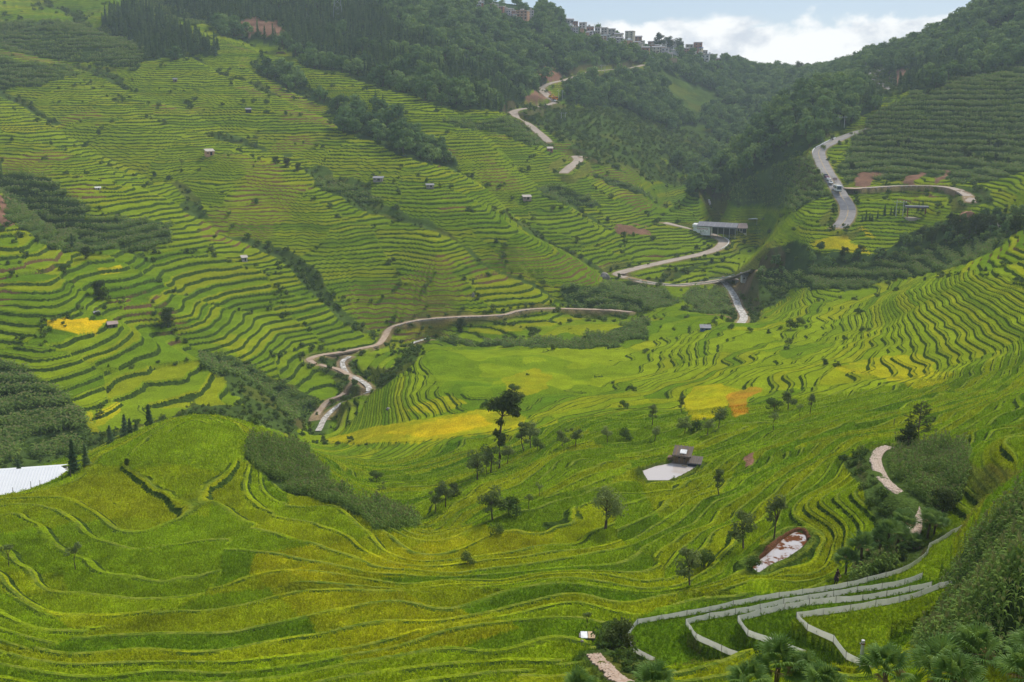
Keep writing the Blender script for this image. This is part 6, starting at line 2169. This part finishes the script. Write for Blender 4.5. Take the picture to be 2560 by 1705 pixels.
for row in [(1401, 249, 24, 'twin shaft power pole just right of the orange truck'), (1408, 302, 22, 'twin shaft power pole on the round hump below the truck'), (1508, 180, 18, 'twin shaft power pole beside the upper road'), (1471, 111, 16, 'twin shaft power pole in the woods under the ridge row'), (2041, 338, 27, 'twin shaft power pole left of the small bright field'), (2104, 318, 28, 'twin shaft power pole behind the small bright field'), (2248, 541, 40, 'tall twin shaft power pole left of the covered gateway')]:
    h_pole(*row)
for row in [(1632, 170, 28, 'single power pole by the end of the upper road'), (2164, 176, 22, 'single power pole left of the forest road')]:
    h_pole(*row, single=True)
p, mpp, rz = place(845, 44, 600)
t = empty('lattice_pylon', p, rz)
tag(t, 'grey steel lattice pylon rising out of the upper forest', 'pylon')
Hp = 34.0
def leg_at(z, sx, sy):
    w_ = 3.2 * (1 - z / Hp) + 0.5
    return np.array((sx * w_, sy * w_, z))
for sx in (-1, 1):
    for sy in (-1, 1):
        MB().tube([leg_at(-1, sx, sy), leg_at(Hp * 0.55, sx, sy), leg_at(Hp, sx, sy)], 0.16, 5).build('leg', MAT['steel'], t)
for k in range(7):
    z0, z1 = k * Hp / 7, (k + 1) * Hp / 7
    for sx, sy, tx, ty in ((-1, -1, 1, -1), (1, -1, 1, 1), (1, 1, -1, 1), (-1, 1, -1, -1)):
        MB().tube([leg_at(z0, sx, sy), leg_at(z1, tx, ty)], 0.07, 4).build('brace', MAT['steel'], t)
        MB().tube([leg_at(z0, tx, ty), leg_at(z1, sx, sy)], 0.07, 4).build('brace', MAT['steel'], t)
for z in (24, 29, 33):
    MB().box((0, 0, z), (11, 0.3, 0.4)).build('crossarm', MAT['steel'], t)


# ---- vehicles
def shell(mb, prof, W, mat=0):
    """side profile (y, z) swept across the width with softened flanks"""
    n_ = len(prof)
    c = np.mean(prof, axis=0)
    V = []
    for x, k in ((-W / 2, 0.93), (-W / 2 + 0.06 * W, 1.0), (W / 2 - 0.06 * W, 1.0), (W / 2, 0.93)):
        for y, z in prof:
            V.append((x, c[0] + (y - c[0]) * k, c[1] + (z - c[1]) * k))
    F = []
    for r_ in range(3):
        for i in range(n_):
            j = (i + 1) % n_
            F.append((r_ * n_ + i, r_ * n_ + j, (r_ + 1) * n_ + j, (r_ + 1) * n_ + i))
    F.append(tuple(range(n_))[::-1]); F.append(tuple(3 * n_ + i for i in range(n_)))
    return mb.add(V, F, mat)


def wheels(t, W, ys, r=0.34):
    for y in ys:
        for sx in (-1, 1):
            q = MB().tube([(sx * (W / 2 - 0.24), y, r), (sx * (W / 2 + 0.02), y, r)], r, 14).build('wheel', MAT['tyre'], t)
            MB().tube([(sx * (W / 2), y, r), (sx * (W / 2 + 0.03), y, r)], r * 0.55, 10).build('rim', MAT['steel'], q)


def on_road(px, py, pts, off):
    i = nearest_i(pts, px, py)
    i = min(max(i, 1), len(pts) - 2)
    tg = pts[i + 1] - pts[i - 1]
    q = offset_line(pts, off)[i]
    return (q[0], q[1], q[2] + 0.13), math.atan2(tg[1], tg[0]) + math.pi / 2


MAT['car_white'] = plain('white car paint', (0.80, 0.80, 0.80), 0.25, 0.6)
MAT['car_dark'] = plain('dark car paint', (0.05, 0.045, 0.07), 0.25, 0.6)
MAT['car_pink'] = plain('maroon car paint', (0.30, 0.06, 0.14), 0.3, 0.6)


def car(loc, rz, paint, label, L=4.4, W=1.75):
    t = empty('parked_car', loc, rz)
    tag(t, label, 'car', 'vehicles stopped on the main road')
    shell(MB(), [(-L / 2, 0.35), (-L / 2, 0.80), (-L * 0.28, 0.95), (-L * 0.15, 1.42), (L * 0.22, 1.46), (L * 0.42, 1.0), (L / 2, 0.9), (L / 2, 0.35)], W).build('body', MAT[paint], t)
    MB().add([(-W * 0.40, -L * 0.275, 0.99), (W * 0.40, -L * 0.275, 0.99), (W * 0.36, -L * 0.165, 1.39), (-W * 0.36, -L * 0.165, 1.39)], [(0, 1, 2, 3)]).build('windscreen', MAT['glass'], t)
    for sx in (-1, 1):
        MB().box((sx * W * 0.50, L * 0.04, 1.17), (0.03, L * 0.36, 0.3)).build('side_window', MAT['glass'], t)
        MB().box((sx * W * 0.36, -L / 2 - 0.01, 0.68), (0.32, 0.06, 0.16)).build('headlight', MAT['roof_bright'], t)
    MB().box((0, -L / 2 - 0.02, 0.42), (W * 0.9, 0.08, 0.16)).build('bumper', MAT['tyre'], t)
    wheels(t, W, (-L * 0.31, L * 0.30), 0.32)


def facing(px, py, off):
    loc, rz = on_road(px, py, pm_, off)
    if abs(math.atan2(math.sin(rz), math.cos(rz))) > math.pi / 2:
        rz += math.pi
    return loc, rz


side_ = 1.6 if project(*(offset_line(pm_, 2)[40]))[0] < project(*pm_[40])[0] else -1.6
loc, rz = facing(2095, 482, side_ * 0.5)
t = empty('coach', loc, rz)
tag(t, 'white coach with big dark windscreen coming down the main road', 'bus', 'vehicles stopped on the main road')
W, L, H = 2.5, 9.0, 3.2
shell(MB(), [(-L / 2, 0.4), (-L / 2 - 0.08, 1.2), (-L / 2 + 0.25, H - 0.1), (-L / 2 + 0.7, H), (L / 2 - 0.2, H), (L / 2, H - 0.3), (L / 2, 0.4)], W).build('body', MAT['car_white'], t)
MB().add([(-W * 0.44, -L / 2 - 0.09, 1.25), (W * 0.44, -L / 2 - 0.09, 1.25), (W * 0.42, -L / 2 + 0.16, 2.85), (-W * 0.42, -L / 2 + 0.16, 2.85)], [(0, 1, 2, 3)]).build('windscreen', MAT['glass'], t)
for sx in (-1, 1):
    for k in range(5):
        MB().box((sx * (W / 2 + 0.005), -L * 0.36 + k * L * 0.18, 2.15), (0.03, L * 0.165, 0.95)).build('side_window', MAT['glass'], t)
    MB().box((sx * W * 0.36, -L / 2 - 0.09, 0.75), (0.4, 0.06, 0.2)).build('headlight', MAT['roof_bright'], t)
    MB().box((sx * (W / 2 + 0.18), -L / 2 - 0.12, 2.3), (0.12, 0.1, 0.45)).build('mirror', MAT['tyre'], t)
MB().box((0, 0.6, H + 0.12), (1.5, 2.4, 0.26)).build('roof_unit', MAT['cream'], t)
MB().box((0, -L / 2 - 0.1, 0.45), (W * 0.95, 0.1, 0.22)).build('bumper', MAT['tyre'], t)
wheels(t, W, (-L * 0.3, L * 0.28), 0.48)
for (px, py, paint, lab) in [(2083, 462, 'car_white', 'white car parked just behind the coach'), (2077, 455, 'car_white', 'second white car parked uphill of the coach'), (2073, 449, 'car_pink', 'maroon car between the white cars and the dark car'), (2070, 444, 'car_dark', 'dark car parked highest in the line behind the coach')]:
    loc, rz = facing(px + 3, py, side_ * 1.35)
    car(loc, rz, paint, lab)
loc, rz = facing(2092, 449, -side_ * 0.3)
t = empty('road_signboard', loc, 0.05)
tag(t, 'brown board on short legs standing in the main road', 'signboard')
MB().box((0, 0, 1.5), (2.3, 0.12, 1.3)).build('board', MAT['pinkstone'], t)
for sx in (-0.8, 0, 0.8):
    MB().box((sx, 0.1, 0.45), (0.1, 0.1, 0.95)).build('leg', MAT['wood'], t)

# orange truck, yellow digger and a small car on the hill road
ph_ = LINES['hill_road'][1]
loc, rz = on_road(1387, 251, ph_, 0.8)
t = empty('orange_truck', loc, 0.35)
tag(t, 'orange dump truck on the hill road bend', 'truck')
shell(MB(), [(-3.2, 0.7), (-3.2, 2.0), (-2.9, 2.9), (-1.3, 2.95), (-1.3, 0.7)], 2.4).build('cab', MAT['orange_paint'], t)
MB().add([(-1.15, -1.1, 1.1), (1.15, -1.1, 1.1), (1.15, 3.2, 1.1), (-1.15, 3.2, 1.1), (-1.3, -1.2, 2.7), (1.3, -1.2, 2.7), (1.3, 3.5, 2.5), (-1.3, 3.5, 2.5)], [(0, 3, 2, 1), (4, 5, 6, 7), (0, 1, 5, 4), (1, 2, 6, 5), (2, 3, 7, 6), (3, 0, 4, 7)]).build('tipper_body', MAT['orange_paint'], t)
MB().box((0, -3.2, 2.25), (1.9, 0.06, 0.8)).build('windscreen', MAT['glass'], t)
MB().box((0, 0.3, 0.85), (1.2, 6.4, 0.3)).build('chassis', MAT['tyre'], t)
wheels(t, 2.3, (-2.3, 1.3, 2.5), 0.5)
loc, rz = on_road(1380, 246, ph_, -0.6)
t = empty('yellow_digger', (loc[0], loc[1] + 2, loc[2]), 0.6)
tag(t, 'small yellow digger behind the orange truck', 'digger')
shell(MB(), [(-1.0, 1.0), (-1.0, 1.8), (-0.3, 1.9), (-0.2, 2.9), (0.8, 2.9), (1.6, 1.9), (1.6, 1.0)], 2.0).build('body', MAT['yellow_paint'], t)
MB().tube([(0.4, -0.8, 1.6), (0.4, -2.6, 3.6), (0.4, -4.0, 2.6), (0.4, -4.2, 1.0)], [0.2, 0.2, 0.16, 0.14], 6).build('boom', MAT['yellow_paint'], t)
MB().box((0.4, -4.2, 0.8), (0.8, 0.7, 0.6)).build('bucket', MAT['steel'], t)
for sx in (-0.8, 0.8):
    MB().box((sx, 0.2, 0.45), (0.5, 3.2, 0.85)).build('track', MAT['tyre'], t)
MB().box((-0.35, -0.5, 2.35), (0.9, 0.05, 0.8)).build('cab_window', MAT['glass'], t)
loc, rz = on_road(1389, 256, ph_, -0.5)
car(loc, 0.4, 'car_white', 'small white car just below the orange truck')


# ---- a person behind the lowest fence
def person(px, py, label):
    p, mpp, rz = place(px, py, 60, 130)
    J = {  # joint: (position, radius)
        'pel': ((0, 0, 0.95), 0.15), 'waist': ((0.02, 0.0, 1.10), 0.125), 'chest': ((0.05, 0.0, 1.32), 0.15), 'neck': ((0.09, 0.0, 1.48), 0.055), 'headb': ((0.12, -0.02, 1.56), 0.085), 'headt': ((0.13, -0.02, 1.68), 0.085),
        'shl': ((0.05, 0.17, 1.40), 0.07), 'ell': ((0.12, 0.24, 1.14), 0.05), 'wrl': ((0.26, 0.16, 1.00), 0.036), 'shr': ((0.05, -0.17, 1.40), 0.07), 'elr': ((0.10, -0.25, 1.14), 0.05), 'wrr': ((0.24, -0.16, 1.00), 0.036),
        'hpl': ((0, 0.09, 0.88), 0.10), 'knl': ((0.04, 0.10, 0.48), 0.068), 'anl': ((-0.02, 0.10, 0.09), 0.045), 'tol': ((0.14, 0.11, 0.04), 0.04), 'hpr': ((0, -0.09, 0.88), 0.10), 'knr': ((-0.02, -0.10, 0.48), 0.068), 'anr': ((-0.12, -0.10, 0.09), 0.045), 'tor': ((0.04, -0.11, 0.04), 0.04)}
    E = [('pel', 'waist'), ('waist', 'chest'), ('chest', 'neck'), ('neck', 'headb'), ('headb', 'headt'), ('chest', 'shl'), ('shl', 'ell'), ('ell', 'wrl'), ('chest', 'shr'), ('shr', 'elr'), ('elr', 'wrr'), ('pel', 'hpl'), ('hpl', 'knl'), ('knl', 'anl'), ('anl', 'tol'), ('pel', 'hpr'), ('hpr', 'knr'), ('knr', 'anr'), ('anr', 'tor')]
    keys = list(J)
    V = [J[k][0] for k in keys]; Rr = [J[k][1] for k in keys]; Ed = [(keys.index(a), keys.index(c)) for a, c in E]
    for side2, wr, sg in ((1, 'wrl', 1), (-1, 'wrr', -1)):         # five fingers on each hand
        w0 = np.array(J[wr][0]); palm_ = w0 + (0.07, 0, -0.03)
        V.append(tuple(palm_)); Rr.append(0.030); ip = len(V) - 1; Ed.append((keys.index(wr), ip))
        for f_ in range(5):
            if f_ == 0:
                a_ = palm_ + (0.0, -0.035 * sg, 0.0); c_ = a_ + (0.03, -0.02 * sg, -0.01)
            else:
                a_ = palm_ + (0.04, (f_ - 2.5) * 0.018, -0.01); c_ = a_ + (0.03 + 0.006 * (2 - abs(f_ - 2.4)), 0, -0.03)
            V += [tuple(a_), tuple(c_)]; Rr += [0.010, 0.008]; Ed += [(ip, len(V) - 2), (len(V) - 2, len(V) - 1)]
    me = bpy.data.meshes.new('person'); me.from_pydata(V, Ed, []); me.update()
    o = bpy.data.objects.new('person', me); COL.objects.link(o)
    sk = o.modifiers.new('skin', 'SKIN')
    for i, r_ in enumerate(Rr):
        me.skin_vertices[0].data[i].radius = (r_, r_); me.skin_vertices[0].data[i].use_root = i == 0
    su = o.modifiers.new('sub', 'SUBSURF'); su.levels = 2; su.render_levels = 2
    m_, n_, b_ = new_mat('person in dark clothes')
    sp_ = n_.node('ShaderNodeSeparateXYZ'); n_.l.new(n_.node('ShaderNodeTexCoord').outputs['Object'], sp_.inputs[0])
    head = n_.math('GREATER_THAN', sp_.outputs[2], 1.47)
    hand = n_.math('GREATER_THAN', sp_.outputs[0], 0.25)
    n_.l.new(n_.mix(n_.math('MAXIMUM', head, hand), n_.mix(n_.ramp(sp_.outputs[2], 0.9, 0.94), (0.035, 0.025, 0.035), (0.075, 0.03, 0.045)), (0.40, 0.24, 0.16)), b_.inputs['Base Color'])
    b_.inputs['Roughness'].default_value = 0.9
    me.materials.append(m_)
    o.location = tuple(p); o.rotation_euler = (0, 0, rz - math.pi / 2 + 0.9)
    tag(o, label, 'person')
    bm = bmesh.new(); bmesh.ops.create_uvsphere(bm, u_segments=14, v_segments=10, radius=0.11)
    for v_ in bm.verts:
        v_.co.z *= 1.1
        if v_.co.x > 0.03 and v_.co.z < 0.04:
            v_.co.x = 0.03
        if v_.co.x < 0 and v_.co.z < 0:
            v_.co.z *= 1.8
    hm = bpy.data.meshes.new('hair'); bm.to_mesh(hm); bm.free(); hm.materials.append(MAT['hair'])
    hh = bpy.data.objects.new('hair', hm); COL.objects.link(hh); hh.parent = o; hh.location = (0.105, -0.02, 1.66)
    fm = MB()
    for sy in (-0.032, 0.032):
        fm.box((0.205, -0.02 + sy, 1.635), (0.02, 0.022, 0.012))
    fm.build('eyes', MAT['hair'], o)
    MB().add([(0.195, -0.035, 1.585), (0.195, -0.005, 1.585), (0.23, -0.02, 1.59), (0.20, -0.02, 1.645)], [(0, 1, 2), (0, 2, 3), (1, 3, 2), (0, 3, 1)]).build('nose', MAT['skin'], o)
    MB().box((0.20, -0.02, 1.555), (0.015, 0.05, 0.01)).build('mouth', MAT['pinkstone'], o)
    for sy in (-0.09, 0.09):
        MB().box((0.12, -0.02 + sy, 1.62), (0.04, 0.02, 0.06)).build('ear', MAT['skin'], o)
    sk_ = MB()
    ring = 14
    Vs = []
    for z, r_ in ((1.12, 0.15), (0.85, 0.20), (0.55, 0.24)):
        for k in range(ring):
            a_ = 2 * math.pi * k / ring
            rr = r_ * (1 + 0.05 * math.sin(5 * a_))
            Vs.append((0.0 + rr * math.cos(a_), rr * math.sin(a_) * 1.05, z))
    sk_.add(Vs, [(i * ring + k, i * ring + (k + 1) % ring, (i + 1) * ring + (k + 1) % ring, (i + 1) * ring + k) for i in range(2) for k in range(ring)])
    sk_.build('long_jacket', MAT['cloth'], o, True)


person(2090, 1463, 'person in dark clothes standing behind the lowest white fence')

# ------------------------------------------------------------------ the air
m = bpy.data.materials.new('valley haze')
m.use_nodes = True
n = NT(m.node_tree)
n.n.clear()
pv = n.node('ShaderNodeVolumePrincipled')
pv.inputs['Color'].default_value = (0.74, 0.87, 1.0, 1)
pv.inputs['Density'].default_value = 0.00017
pv.inputs['Anisotropy'].default_value = 0.0
om = n.node('ShaderNodeOutputMaterial')
n.l.new(pv.outputs[0], om.inputs['Volume'])
hz_ = MB().box((0, 970, 45), (4400, 2060, 430)).build('haze', [m])
hz_['kind'] = 'stuff'
